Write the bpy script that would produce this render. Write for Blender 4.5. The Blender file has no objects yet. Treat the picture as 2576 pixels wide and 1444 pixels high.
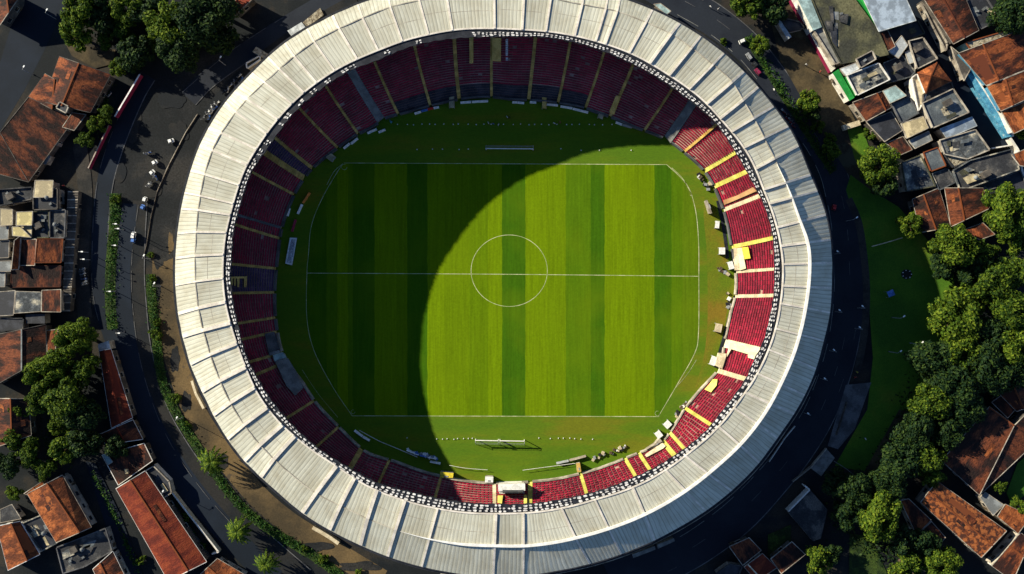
import bpy, math, random
from mathutils import Vector, noise as mnoise
random.seed(11)
SC = bpy.context.scene
COL = SC.collection
PI = math.pi

# ---------------------------------------------------------------- layout
# The plan was drawn on a 2576 x 1444 sheet, 10 cm per unit at ground level, drone 230 m up.
HC = 230.0
def P(x, y, z=0.0):
    f = 0.1 * (HC - z) / HC
    return Vector(((x - 1288) * f, (722 - y) * f, z))
# plan tiles: measured coordinates inside a tile -> plan units
T3 = dict(n1=(0, 0), n2=(644, 0), n3=(1288, 0), n4=(1932, 0), w1=(0, 481), w2=(644, 481), w3=(1288, 481), w4=(1932, 481),
          s1=(0, 962), s2=(644, 962), s3=(1288, 962), s4=(1932, 962))
T4 = dict(A=(880.5, 0), B=(1320.8, 0), C=(1698.1, 125.8), D=(1698.1, 440.3), E=(1698.1, 723.3), F=(1572.3, 1006.3), G=(1195, 1129.6),
          H=(786.2, 1069.2), I=(440.3, 880.5), J=(408.8, 597.5), K=(440.3, 301.9), L=(566, 62.9))
def Z(t, x, y):
    if t in T3:
        o = T3[t]; return (o[0] + x / 3.0016, o[1] + y / 3.0016)
    o = T4[t]; return (o[0] + x / 4.593, o[1] + y / 4.593)
def ZL(t, *c): return [Z(t, c[i], c[i + 1]) for i in range(0, len(c), 2)]

# ---------------------------------------------------------------- mesh builder
class MB:
    def __init__(s): s.v = []; s.f = []; s.uv = []; s.m = []
    def face(s, pts, uv=None, m=0):
        i = len(s.v); s.v += [Vector(p) for p in pts]
        s.f.append(tuple(range(i, i + len(pts)))); s.uv.append(uv); s.m.append(m)
    def hull(s, bot, top, m=0, uvt=None, cap=True, bottom=True):
        n = len(bot); i = len(s.v)
        s.v += [Vector(p) for p in bot] + [Vector(p) for p in top]
        for k in range(n):
            j = (k + 1) % n
            s.f.append((i + k, i + j, i + n + j, i + n + k)); s.uv.append(None); s.m.append(m)
        if cap: s.f.append(tuple(i + n + k for k in range(n))); s.uv.append(uvt); s.m.append(m)
        if bottom: s.f.append(tuple(i + k for k in reversed(range(n)))); s.uv.append(None); s.m.append(m)
    def box(s, c, d, rz=0.0, m=0):
        cx, cy, cz = c; a, b, h = d[0] / 2, d[1] / 2, d[2] / 2
        co, si = math.cos(rz), math.sin(rz)
        q = [(cx + x * co - y * si, cy + x * si + y * co) for x, y in ((-a, -b), (a, -b), (a, b), (-a, b))]
        s.hull([(x, y, cz - h) for x, y in q], [(x, y, cz + h) for x, y in q], m)
    def beam(s, a, b, w, h, m=0):          # box from a to b, w wide, h high, its top at a.z / b.z
        a, b = Vector(a), Vector(b); d = b - a; n = Vector((-d.y, d.x, 0))
        if n.length < 1e-6: n = Vector((1, 0, 0))
        n = n.normalized() * w / 2; u = Vector((0, 0, h))
        s.hull([a - n - u, b - n - u, b + n - u, a + n - u], [a - n, b - n, b + n, a + n], m)
    def cyl(s, a, b, r0, r1, n=8, m=0):
        a, b = Vector(a), Vector(b); d = (b - a).normalized()
        e = d.orthogonal().normalized(); g = d.cross(e)
        c = [(math.cos(2 * PI * k / n), math.sin(2 * PI * k / n)) for k in range(n)]
        s.hull([a + e * x * r0 + g * y * r0 for x, y in c], [b + e * x * r1 + g * y * r1 for x, y in c], m)
    def sheet(s, rows, uvs=None, m=0):     # grid of points with shared vertices
        i = len(s.v); nr, nc = len(rows), len(rows[0])
        for r in rows: s.v += [Vector(p) for p in r]
        for a in range(nr - 1):
            for b in range(nc - 1):
                q = ((a, b), (a, b + 1), (a + 1, b + 1), (a + 1, b))
                s.f.append(tuple(i + x * nc + y for x, y in q))
                s.uv.append([uvs[x][y] for x, y in q] if uvs else None); s.m.append(m)
    def build(s, name, mats, parent=None, origin=(0, 0, 0), smooth=False):
        if not isinstance(mats, (list, tuple)): mats = [mats]
        o3 = Vector(origin)
        me = bpy.data.meshes.new(name)
        me.from_pydata([tuple(v - o3) for v in s.v], [], s.f)
        for mt in mats: me.materials.append(mt)
        me.polygons.foreach_set('material_index', s.m)
        if any(u is not None for u in s.uv):
            lay = me.uv_layers.new(name='UVMap'); data = []
            for f, u in zip(s.f, s.uv):
                for k in range(len(f)): data += list(u[k]) if u else [0.0, 0.0]
            lay.data.foreach_set('uv', data)
        if smooth: me.polygons.foreach_set('use_smooth', [True] * len(s.f))
        me.update(calc_edges=True)
        o = bpy.data.objects.new(name, me); COL.objects.link(o)
        if parent: o.parent = parent
        else: o.location = o3
        return o
def tag(o, label, cat, group=None, kind=None):
    o['label'] = label; o['category'] = cat
    if group: o['group'] = group
    if kind: o['kind'] = kind
    return o
def thing(name, label, cat, loc=(0, 0, 0), rz=0, group=None):
    o = bpy.data.objects.new(name, None); COL.objects.link(o)
    o.location = loc; o.rotation_euler = (0, 0, rz); o.empty_display_size = 0.3
    return tag(o, label, cat, group)
def dup(root, loc, rz=0, scale=None, label=None, group=None):
    r = root.copy(); COL.objects.link(r); r.location = loc; r.rotation_euler = (0, 0, rz)
    if scale: r.scale = scale
    if label: r['label'] = label
    if group: r['group'] = group
    for ch in list(root.children):
        c = ch.copy(); COL.objects.link(c); c.parent = r
    return r
def lerp(a, b, t): return a + (b - a) * t
def lp(a, b, t): return (a[0] + (b[0] - a[0]) * t, a[1] + (b[1] - a[1]) * t)
def smooth_line(pts, n=6):
    out = []; q = [pts[0]] + list(pts) + [pts[-1]]
    for i in range(1, len(q) - 2):
        for k in range(n):
            t = k / n; r = []
            for c in range(len(pts[0])):
                a, b, d, e = q[i - 1][c], q[i][c], q[i + 1][c], q[i + 2][c]
                r.append(0.5 * (2 * b + (d - a) * t + (2 * a - 5 * b + 4 * d - e) * t * t + (3 * b - a - 3 * d + e) * t ** 3))
            out.append(tuple(r))
    out.append(tuple(pts[-1])); return out
def offset_line(pts, w):
    out = []
    for i, p in enumerate(pts):
        a, b = pts[max(0, i - 1)], pts[min(len(pts) - 1, i + 1)]
        dx, dy = b[0] - a[0], b[1] - a[1]; l = math.hypot(dx, dy) or 1
        ww = w[i] if isinstance(w, (list, tuple)) else w
        out.append((p[0] - dy / l * ww, p[1] + dx / l * ww))
    return out
def area2(pts): return sum(pts[i][0] * pts[(i + 1) % len(pts)][1] - pts[(i + 1) % len(pts)][0] * pts[i][1] for i in range(len(pts)))

# ---------------------------------------------------------------- materials
def ramp_set(cr, stops, const=False):
    cr.interpolation = 'CONSTANT' if const else 'LINEAR'
    while len(cr.elements) > len(stops): cr.elements.remove(cr.elements[-1])
    while len(cr.elements) < len(stops): cr.elements.new(0.5)
    for e, (p, c) in zip(cr.elements, stops):
        e.position = p; e.color = (*c, 1)
class NT:
    def __init__(s, name):
        s.mat = bpy.data.materials.new(name); s.mat.use_nodes = True
        s.t = s.mat.node_tree; s.b = s.t.nodes['Principled BSDF']; s.out = s.t.nodes['Material Output']
    def n(s, typ, **kw):
        x = s.t.nodes.new(typ)
        for k, v in kw.items():
            if k.startswith('i_'):
                key = k[2:].replace('_', ' ')
                x.inputs[int(key) if key.isdigit() else key].default_value = v
            else: setattr(x, k, v)
        return x
    def l(s, a, b): s.t.links.new(a, b)
    def math(s, op, a, b=0.5):
        x = s.n('ShaderNodeMath', operation=op)
        for i, v in enumerate((a, b)):
            if isinstance(v, (int, float)): x.inputs[i].default_value = v
            else: s.l(v, x.inputs[i])
        return x.outputs[0]
    def mix(s, fac, a, b, mode='MIX'):
        x = s.n('ShaderNodeMix', data_type='RGBA', blend_type=mode)
        for sock, v in ((x.inputs[0], fac), (x.inputs[6], a), (x.inputs[7], b)):
            if isinstance(v, (int, float)): sock.default_value = v
            elif isinstance(v, tuple): sock.default_value = (*v, 1) if len(v) == 3 else v
            else: s.l(v, sock)
        return x.outputs[2]
def mat(name, stops, scale=0.3, fine=0.35, fscale=6.0, rough=0.9, bump=0.3, coord='Object', stretch=(1, 1, 1), island=0.0, spec=0.2,
        metal=0.0, bdist=0.05, spots=None):
    k = NT(name); tc = k.n('ShaderNodeTexCoord'); mp = k.n('ShaderNodeMapping'); mp.inputs['Scale'].default_value = stretch
    k.l(tc.outputs[coord], mp.inputs[0])
    n1 = k.n('ShaderNodeTexNoise', i_Scale=scale, i_Detail=5.0, i_Roughness=0.6); k.l(mp.outputs[0], n1.inputs[0])
    cn = k.n('ShaderNodeMapRange'); cn.inputs[1].default_value = .33; cn.inputs[2].default_value = .67; k.l(n1.outputs[0], cn.inputs[0])
    r = k.n('ShaderNodeValToRGB'); ramp_set(r.color_ramp, stops); k.l(cn.outputs[0], r.inputs[0])
    n2 = k.n('ShaderNodeTexNoise', i_Scale=fscale, i_Detail=4.0, i_Roughness=0.7); k.l(mp.outputs[0], n2.inputs[0])
    f = k.n('ShaderNodeMapRange'); f.inputs[1].default_value = 0.3; f.inputs[2].default_value = 0.7
    f.inputs[3].default_value = 1 - fine; f.inputs[4].default_value = 1 + fine; k.l(n2.outputs[0], f.inputs[0])
    col = k.mix(1.0, r.outputs[0], f.outputs[0], 'MULTIPLY')
    if island:
        g = k.n('ShaderNodeNewGeometry'); m = k.n('ShaderNodeMapRange'); m.inputs[3].default_value = 1 - island; m.inputs[4].default_value = 1 + island
        k.l(g.outputs['Random Per Island'], m.inputs[0]); col = k.mix(1.0, col, m.outputs[0], 'MULTIPLY')
    if spots:                                  # (colour, threshold, scale)
        n3 = k.n('ShaderNodeTexNoise', i_Scale=spots[2], i_Detail=6.0, i_Roughness=0.65); k.l(mp.outputs[0], n3.inputs[0])
        s = k.n('ShaderNodeMapRange'); s.inputs[1].default_value = spots[1]; s.inputs[2].default_value = spots[1] + 0.04; k.l(n3.outputs[0], s.inputs[0])
        col = k.mix(s.outputs[0], col, spots[0])
    k.l(col, k.b.inputs['Base Color'])
    k.b.inputs['Roughness'].default_value = rough; k.b.inputs['Metallic'].default_value = metal
    k.b.inputs['Specular IOR Level'].default_value = spec
    if bump:
        b = k.n('ShaderNodeBump', i_Strength=bump, i_Distance=bdist); k.l(n2.outputs[0], b.inputs['Height']); k.l(b.outputs[0], k.b.inputs['Normal'])
    return k.mat
def two(c, lo=0.6, hi=1.35, a=0.35, b=0.68): return [(a, tuple(x * lo for x in c)), (b, tuple(x * hi for x in c))]
M = {}
M['ground'] = mat('dark_soil', [(.3, (.006, .008, .010)), (.55, (.011, .0125, .0135)), (.75, (.024, .020, .016))], 0.08, .5, 3)
M['gravel'] = mat('gravel', [(.3, (.007, .0085, .010)), (.55, (.012, .013, .0145)), (.72, (.022, .021, .020))], 0.06, .6, 2.2, bump=.5)
M['asphalt'] = mat('asphalt', [(.3, (.0035, .0075, .015)), (.7, (.0065, .012, .023))], 0.05, .18, 5, rough=.85)
M['asphalt_dark'] = mat('ring_asphalt', [(.3, (.009, .012, .020)), (.7, (.014, .018, .027))], 0.07, .2, 4, rough=.8)
M['asphalt_dust'] = mat('dusty_asphalt', [(.3, (.008, .010, .013)), (.65, (.017, .0165, .016))], 0.07, .35, 3)
M['pave'] = mat('pavement', [(.3, (.018, .018, .018)), (.7, (.036, .032, .028))], 0.2, .4, 3)
M['dirt'] = mat('sunlit_brown_dirt', [(.25, (.045, .033, .018)), (.75, (.12, .08, .036))], 0.06, .3, 2.5, spots=((.06, .045, .03), .62, .12))  # brown of the path in sun, the sunlight is put into the colour
M['earth'] = mat('earth_road', [(.3, (.028, .023, .015)), (.7, (.075, .055, .028))], 0.09, .35, 2.5, spots=((.045, .045, .03), .6, .1))
M['lawn'] = mat('lawn', [(.2, (.030, .085, .006)), (.55, (.05, .12, .007)), (.85, (.085, .125, .010))], 0.05, .35, 4, bump=.4)
M['verge'] = mat('verge_grass', [(.35, (.010, .022, .005)), (.7, (.032, .055, .008))], 0.25, .6, 3, bump=.8, bdist=.2)
M['turf'] = mat('worn_turf', [(.3, (.062, .128, .003)), (.6, (.082, .138, .003)), (.85, (.115, .13, .005))], 0.05, .22, 3, stretch=(.5, 2.2, 1))
M['worn'] = mat('worn_touchline', [(.3, (.09, .135, .004)), (.6, (.12, .128, .006)), (.85, (.165, .115, .010))], 0.06, .25, 3)
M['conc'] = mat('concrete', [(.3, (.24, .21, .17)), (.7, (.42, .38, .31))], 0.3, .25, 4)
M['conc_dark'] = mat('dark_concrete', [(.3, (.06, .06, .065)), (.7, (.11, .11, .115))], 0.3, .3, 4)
M['ramp'] = mat('grey_ramp', [(.3, (.13, .13, .125)), (.7, (.2, .2, .19))], 0.6, .3, 5)
M['terr'] = mat('bare_terrace', [(.3, (.035, .032, .04)), (.7, (.07, .06, .07))], 0.4, .4, 4)
M['riser'] = mat('terrace_concrete', [(.3, (.34, .21, .17)), (.7, (.50, .34, .28))], 0.3, .25, 4)
M['seat'] = mat('maroon_seats', [(.3, (.18, .004, .020)), (.7, (.28, .006, .028))], 0.08, .15, 2, rough=.55, bump=0, island=.35, spec=.3)
M['seat_n'] = mat('navy_seats', [(.3, (.045, .02, .06)), (.7, (.075, .025, .08))], 0.1, .15, 2, rough=.55, bump=0, island=.3, spec=.3)
M['seat_t'] = mat('tan_seats', [(.3, (.26, .13, .06)), (.7, (.4, .24, .11))], 0.1, .15, 2, rough=.6, bump=0, island=.35)
M['stair'] = mat('ochre_stairs', [(.3, (.46, .29, .08)), (.7, (.62, .42, .13))], 0.5, .3, 5, island=.2)
M['stair_y'] = mat('yellow_stairs', [(.3, (.5, .46, .1)), (.7, (.62, .56, .16))], 0.5, .25, 5, island=.15)
M['stair_c'] = mat('cream_stairs', [(.3, (.52, .45, .3)), (.7, (.62, .55, .4))], 0.5, .2, 5, island=.15)
M['steel'] = mat('dark_steel', [(.3, (.010, .012, .018)), (.7, (.022, .024, .032))], 0.5, .3, 4, rough=.6)
M['line'] = mat('pitch_line_paint', [(.3, (.30, .34, .16)), (.7, (.5, .5, .3))], 0.3, .3, 3)
M['white'] = mat('white_paint', [(.3, (.62, .6, .57)), (.7, (.74, .73, .70))], 0.6, .12, 5, rough=.6, bump=.05)
M['cell'] = mat('lattice_white', [(.3, (.5, .47, .45)), (.7, (.64, .62, .6))], 0.6, .15, 4, rough=.6, bump=.1, island=.25)
M['rib'] = mat('pale_rib', [(.3, (.50, .45, .39)), (.7, (.66, .60, .53))], 0.4, .18, 4, rough=.7)
M['cream'] = mat('cream_render', [(.3, (.4, .33, .22)), (.7, (.56, .48, .34))], 0.5, .3, 4)
M['wall'] = mat('dirty_wall', [(.3, (.2, .17, .14)), (.7, (.38, .34, .28))], 0.4, .3, 3)
M['wall_d'] = mat('dark_wall', [(.3, (.05, .045, .042)), (.7, (.11, .095, .08))], 0.4, .3, 3)
M['wall_w'] = mat('white_wall', [(.3, (.5, .47, .42)), (.7, (.66, .63, .58))], 0.4, .25, 3)
M['wall_g'] = mat('green_wall', [(.3, (.01, .17, .03)), (.7, (.02, .27, .05))], 0.3, .2, 3)
M['wall_b'] = mat('blue_wall', [(.3, (.04, .17, .29)), (.7, (.08, .27, .40))], 0.7, .4, 3, spots=((.36, .45, .48), .6, .9))
M['glass'] = mat('dark_glass', [(.3, (.01, .012, .016)), (.7, (.02, .024, .03))], 1, .1, 4, rough=.15, bump=0, spec=.6)
def tiles(name, c0, c1, c2, dark=.7):
    return mat(name, [(.28, c0), (.5, c1), (.74, c2)], 0.42, dark, 3.0, rough=.85, bump=.9, coord='UV', stretch=(1.0, .42, 1), bdist=.16, spots=(c0, .60, .35))
M['tile'] = tiles('clay_tiles', (.028, .010, .007), (.085, .022, .010), (.19, .052, .017))
M['tile_o'] = tiles('orange_tiles', (.08, .022, .008), (.16, .043, .013), (.27, .08, .023))
M['tile_d'] = tiles('dark_clay_tiles', (.014, .007, .006), (.05, .015, .009), (.12, .034, .014), .7)
M['tile_r'] = tiles('red_sheet_roof', (.085, .013, .007), (.13, .02, .009), (.18, .033, .012), .3)
M['tile_m'] = mat('mottled_rust_tiles', [(.35, (.05, .018, .011)), (.5, (.15, .042, .015)), (.65, (.27, .085, .025))], 0.9, .5, 5, bump=.6, coord='UV', bdist=.12)
def metal(name, c, s=.25): return mat(name, two(c, .7, 1.25), 0.35, s, 4, rough=.6, coord='Object', stretch=(1, 1, 1), bump=.2)
M['tin'] = metal('grey_tin', (.16, .17, .175)); M['tin_b'] = metal('blue_grey_tin', (.27, .32, .38), .12); M['tin_p'] = metal('pale_tin', (.42, .44, .45))
M['tin_c'] = metal('cream_tin', (.4, .33, .2)); M['tin_y'] = metal('yellowed_tin', (.48, .4, .18)); M['tin_t'] = metal('teal_tin', (.24, .33, .33))
M['tin_k'] = metal('black_tin', (.03, .032, .04), .4)
M['moss'] = mat('mossy_roof', [(.3, (.035, .036, .028)), (.55, (.06, .06, .036)), (.75, (.105, .1, .055))], 0.12, .5, 2.5, spots=((.16, .14, .075), .68, .5))
M['patch'] = mat('patched_flat_roof', [(.2, (.04, .045, .05)), (.45, (.09, .098, .105)), (.62, (.2, .19, .16)), (.8, (.40, .36, .28))], 0.35, .45, 2, bump=.6, bdist=.2)
M['flat_d'] = mat('dark_flat_roof', [(.3, (.025, .026, .03)), (.6, (.05, .05, .052)), (.78, (.11, .1, .09))], 0.25, .5, 3, spots=((.22, .19, .15), .69, .5))
M['flat_g'] = mat('grey_flat_roof', [(.3, (.06, .07, .08)), (.6, (.1, .115, .125)), (.78, (.17, .17, .16))], 0.2, .35, 3, spots=((.3, .26, .18), .65, .25))
M['rubble'] = mat('rubble_roof', [(.35, (.16, .13, .09)), (.6, (.34, .3, .22))], 1.2, .6, 3, bump=.8, bdist=.3)
M['bark'] = mat('bark', [(.3, (.05, .035, .022)), (.7, (.11, .08, .05))], 3, .4, 12)
for nm, c in (('p_white', (.7, .7, .69)), ('p_red', (.45, .02, .02)), ('p_blue', (.05, .14, .42)), ('p_black', (.015, .015, .017)), ('p_grey', (.25, .26, .28)),
              ('p_yellow', (.62, .5, .04)), ('p_green', (.03, .22, .05)), ('p_teal', (.2, .42, .42)), ('p_orange', (.6, .2, .04)), ('p_skin', (.3, .17, .1)), ('p_maroon', (.2, .012, .05)),
              ('p_navy', (.02, .03, .09)), ('p_cyan', (.07, .4, .62))):
    M[nm] = mat(nm.replace('p_', 'painted_'), two(c, .85, 1.12), 1.5, .12, 9, rough=.5, bump=.03, spec=.4)

def leaf_mat(name, a, b, c, tl=.3):
    k = NT(name); g = k.n('ShaderNodeNewGeometry'); r = k.n('ShaderNodeValToRGB'); ramp_set(r.color_ramp, [(.0, a), (.55, b), (1.0, c)])
    k.l(g.outputs['Random Per Island'], r.inputs[0])
    k.l(r.outputs[0], k.b.inputs['Base Color']); k.b.inputs['Roughness'].default_value = .6; k.b.inputs['Specular IOR Level'].default_value = .08
    tr = k.n('ShaderNodeBsdfTranslucent'); k.l(r.outputs[0], tr.inputs[0])
    mx = k.n('ShaderNodeMixShader'); mx.inputs[0].default_value = tl; k.l(k.b.outputs[0], mx.inputs[1]); k.l(tr.outputs[0], mx.inputs[2])
    k.l(mx.outputs[0], k.out.inputs[0]); return k.mat
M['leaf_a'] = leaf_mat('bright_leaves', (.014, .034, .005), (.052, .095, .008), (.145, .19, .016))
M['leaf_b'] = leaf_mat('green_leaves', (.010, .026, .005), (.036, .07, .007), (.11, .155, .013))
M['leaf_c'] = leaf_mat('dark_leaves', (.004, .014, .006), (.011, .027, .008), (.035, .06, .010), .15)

M['leaf_g'] = leaf_mat('ground_cover_leaves', (.006, .026, .006), (.016, .056, .009), (.05, .10, .012), .2)
# pitch: mown bands are in the grass itself
def pitch_mat():
    k = NT('mown_pitch'); tc = k.n('ShaderNodeTexCoord'); sp = k.n('ShaderNodeSeparateXYZ'); k.l(tc.outputs['Object'], sp.inputs[0])
    wob = k.n('ShaderNodeTexNoise', i_Scale=.25, i_Detail=2.0); k.l(tc.outputs['Object'], wob.inputs[0])
    x = k.math('ADD', sp.outputs[0], k.math('MULTIPLY', wob.outputs[0], .5))
    fac = k.math('DIVIDE', k.math('ADD', x, 52.25), 100.0)
    Lc, Mc, Dc = (.114, .184, .002), (.066, .134, .003), (.038, .102, .003)
    ed = [(768, Dc), (825, Mc), (852, Lc), (878, Mc), (893, Dc), (947, Lc), (1000, (.1, .166, .002)), (1028, Dc), (1080, Lc), (1120, (.102, .168, .002)), (1185, (.09, .156, .002)), (1230, Lc), (1268, Dc), (1323, Lc), (1380, (.106, .174, .002)), (1425, Mc),
          (1490, Dc), (1525, Lc), (1600, (.102, .168, .002)), (1650, Dc), (1690, Mc), (1720, (.076, .135, .004))]
    r = k.n('ShaderNodeValToRGB'); ramp_set(r.color_ramp, [(max(0, ((d - 1288) * .1 + 52) / 100), c) for d, c in ed], True); k.l(fac, r.inputs[0])
    mp = k.n('ShaderNodeMapping'); mp.inputs['Scale'].default_value = (3.0, .12, 1); k.l(tc.outputs['Object'], mp.inputs[0])
    st = k.n('ShaderNodeTexNoise', i_Scale=.7, i_Detail=5.0, i_Roughness=.65); k.l(mp.outputs[0], st.inputs[0])
    sr = k.n('ShaderNodeMapRange'); sr.inputs[1].default_value = .3; sr.inputs[2].default_value = .7; sr.inputs[3].default_value = .82; sr.inputs[4].default_value = 1.16; k.l(st.outputs[0], sr.inputs[0])
    fn = k.n('ShaderNodeTexNoise', i_Scale=2.2, i_Detail=6.0, i_Roughness=.75); k.l(tc.outputs['Object'], fn.inputs[0])
    fr = k.n('ShaderNodeMapRange'); fr.inputs[1].default_value = .3; fr.inputs[2].default_value = .7; fr.inputs[3].default_value = .82; fr.inputs[4].default_value = 1.18; k.l(fn.outputs[0], fr.inputs[0])
    c = k.mix(1.0, k.mix(1.0, r.outputs[0], sr.outputs[0], 'MULTIPLY'), fr.outputs[0], 'MULTIPLY')
    big = k.n('ShaderNodeTexNoise', i_Scale=.07, i_Detail=3.0); k.l(tc.outputs['Object'], big.inputs[0])
    br = k.n('ShaderNodeMapRange'); br.inputs[1].default_value = .45; br.inputs[2].default_value = .75; br.inputs[3].default_value = 0; br.inputs[4].default_value = .4; k.l(big.outputs[0], br.inputs[0])
    c = k.mix(br.outputs[0], c, (.118, .176, .003))
    k.l(c, k.b.inputs['Base Color']); k.b.inputs['Roughness'].default_value = 1; k.b.inputs['Specular IOR Level'].default_value = .04
    b = k.n('ShaderNodeBump', i_Strength=.5, i_Distance=.06); k.l(fn.outputs[0], b.inputs['Height']); k.l(b.outputs[0], k.b.inputs['Normal'])
    return k.mat
M['pitch'] = pitch_mat()

# stadium roof: pale sheeting, ribs run down the slope, rain streaks, lap joints
def roof_mat(name, base, streak, dirt):
    k = NT(name); tc = k.n('ShaderNodeTexCoord')
    mp = k.n('ShaderNodeMapping'); mp.inputs['Scale'].default_value = (1.9, .10, 1); k.l(tc.outputs['UV'], mp.inputs[0])
    st = k.n('ShaderNodeTexNoise', i_Scale=1.0, i_Detail=6.0, i_Roughness=.7, i_Distortion=.3); k.l(mp.outputs[0], st.inputs[0])
    sr = k.n('ShaderNodeMapRange'); sr.inputs[1].default_value = .42; sr.inputs[2].default_value = .66; k.l(st.outputs[0], sr.inputs[0])
    c = k.mix(sr.outputs[0], base, streak)
    big = k.n('ShaderNodeTexNoise', i_Scale=.28, i_Detail=6.0, i_Roughness=.6); k.l(tc.outputs['UV'], big.inputs[0])
    br = k.n('ShaderNodeMapRange'); br.inputs[1].default_value = .42; br.inputs[2].default_value = .72; br.inputs[3].default_value = 0; br.inputs[4].default_value = .8; k.l(big.outputs[0], br.inputs[0])
    c = k.mix(br.outputs[0], c, dirt)
    w = k.n('ShaderNodeTexWave', wave_type='BANDS', bands_direction='X', i_Scale=.36, i_Distortion=1.6, i_Detail=2.0); w.inputs['Detail Scale'].default_value = .6
    k.l(tc.outputs['UV'], w.inputs[0])
    gl = k.n('ShaderNodeMapRange'); gl.inputs[1].default_value = .0; gl.inputs[2].default_value = .22; gl.inputs[3].default_value = .68; gl.inputs[4].default_value = 1.0; k.l(w.outputs[1], gl.inputs[0])
    c = k.mix(1.0, c, gl.outputs[0], 'MULTIPLY')
    oi = k.n('ShaderNodeObjectInfo'); orr = k.n('ShaderNodeMapRange'); orr.inputs[3].default_value = .84; orr.inputs[4].default_value = 1.1; k.l(oi.outputs['Random'], orr.inputs[0])
    c = k.mix(1.0, c, orr.outputs[0], 'MULTIPLY')
    k.l(c, k.b.inputs['Base Color']); k.b.inputs['Roughness'].default_value = .7; k.b.inputs['Specular IOR Level'].default_value = .25
    h = k.math('ADD', k.math('MULTIPLY', w.outputs[1], .6), k.math('MULTIPLY', st.outputs[0], .8))
    b = k.n('ShaderNodeBump', i_Strength=.4, i_Distance=.06); k.l(h, b.inputs['Height']); k.l(b.outputs[0], k.b.inputs['Normal'])
    return k.mat
M['roof'] = roof_mat('stadium_roof_sheet', (.50, .492, .415), (.37, .362, .295), (.34, .31, .23))
# ---------------------------------------------------------------- stadium rings (plan units, about the centre CX, CY)
CX, CY = 1268.0, 690.0
def ring(pts, sig=2.2):
    q = sorted((math.atan2(y - CY, x - CX), math.hypot(x - CX, y - CY)) for x, y in pts)
    q = [(a - 2 * PI, r) for a, r in q] + q + [(a + 2 * PI, r) for a, r in q]
    tab = []; j = 0
    for k in range(720):
        a = -PI + 2 * PI * k / 720
        while q[j + 1][0] < a: j += 1
        t = (a - q[j][0]) / max(1e-9, q[j + 1][0] - q[j][0]); tab.append(lerp(q[j][1], q[j + 1][1], t))
    w = [math.exp(-(i * .5 / sig) ** 2 / 2) for i in range(-14, 15)]; sw = sum(w)
    sm = [sum(w[i + 14] * tab[(k + i) % 720] for i in range(-14, 15)) / sw for k in range(720)]
    def f(a):
        u = ((a + PI) / (2 * PI) * 720) % 720; i = int(u); t = u - i
        return lerp(sm[i % 720], sm[(i + 1) % 720], t)
    return f
OUT = ring([(441, 714), (446, 591), (465, 481), (493, 957), (448, 791), (476, 443), (501, 366), (566, 257), (644, 175), (674, 143), (716, 108), (829, 43), (896, 12), (934, 0),
            (1010, -24), (1120, -45), (1244, -52), (1380, -46), (1500, -22), (1591, 5), (1709, 58), (1761, 90), (1821, 133), (1871, 180), (1908, 220), (1952, 277), (1995, 333),
            (2010, 370), (2035, 437), (2057, 481), (2079, 541), (2090, 604), (2094, 661), (2091, 724), (2090, 786), (2071, 857), (2054, 927), (2025, 994), (1992, 1050), (1954, 1102),
            (1911, 1164), (1776, 1285), (1714, 1323), (1641, 1362), (1565, 1393), (1485, 1418), (1403, 1435), (1300, 1450), (1220, 1452), (1147, 1442), (1067, 1427), (904, 1370),
            (829, 1333), (764, 1294), (707, 1245), (657, 1200), (613, 1160), (573, 1105), (537, 1047), (510, 985)])
RID = ring([(491, 714), (492, 620), (497, 540), (513, 443), (533, 376), (556, 333), (623, 247), (666, 208), (712, 165), (794, 100), (852, 72), (917, 43), (987, 15), (1049, 2), (1140, -12), (1244, -17),
            (1350, -10), (1418, 2), (1463, 12), (1545, 25), (1621, 55), (1685, 82), (1736, 117), (1788, 160), (1841, 197), (1866, 252), (1895, 293), (1919, 343), (1947, 397), (1969, 443),
            (1990, 488), (2010, 554), (2037, 613), (2038, 661), (2035, 721), (2027, 774), (2012, 844), (1992, 906), (1967, 960), (1932, 1029), (1863, 1119), (1801, 1175), (1744, 1222),
            (1688, 1259), (1621, 1295), (1546, 1325), (1473, 1347), (1400, 1364), (1315, 1374), (1244, 1372), (1157, 1369), (1084, 1357), (921, 1302), (857, 1272), (797, 1244),
            (741, 1200), (694, 1160), (652, 1119), (600, 1050), (560, 975), (525, 880), (503, 800)])
INN = ring([(560, 708), (566, 591), (581, 531), (595, 481), (566, 764), (576, 804), (600, 877), (626, 944), (616, 420), (644, 375), (697, 300), (762, 233), (796, 208), (844, 175), (901, 147),
            (951, 127), (1012, 103), (1077, 87), (1140, 75), (1244, 72), (1315, 75), (1445, 90), (1521, 110), (1583, 132), (1634, 158), (1684, 190), (1734, 223), (1781, 262), (1813, 300),
            (1874, 373), (1904, 428), (1918, 473), (1932, 501), (1955, 571), (1965, 619), (1971, 664), (1969, 721), (1964, 764), (1952, 828), (1934, 881), (1894, 961), (1861, 1005),
            (1808, 1075), (1754, 1122), (1704, 1162), (1648, 1199), (1591, 1227), (1501, 1255), (1395, 1282), (1288, 1292), (1247, 1292), (1104, 1280), (1004, 1255), (947, 1234),
            (891, 1204), (844, 1169), (787, 1135), (741, 1097), (707, 1069), (671, 1025), (644, 987)])
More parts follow.
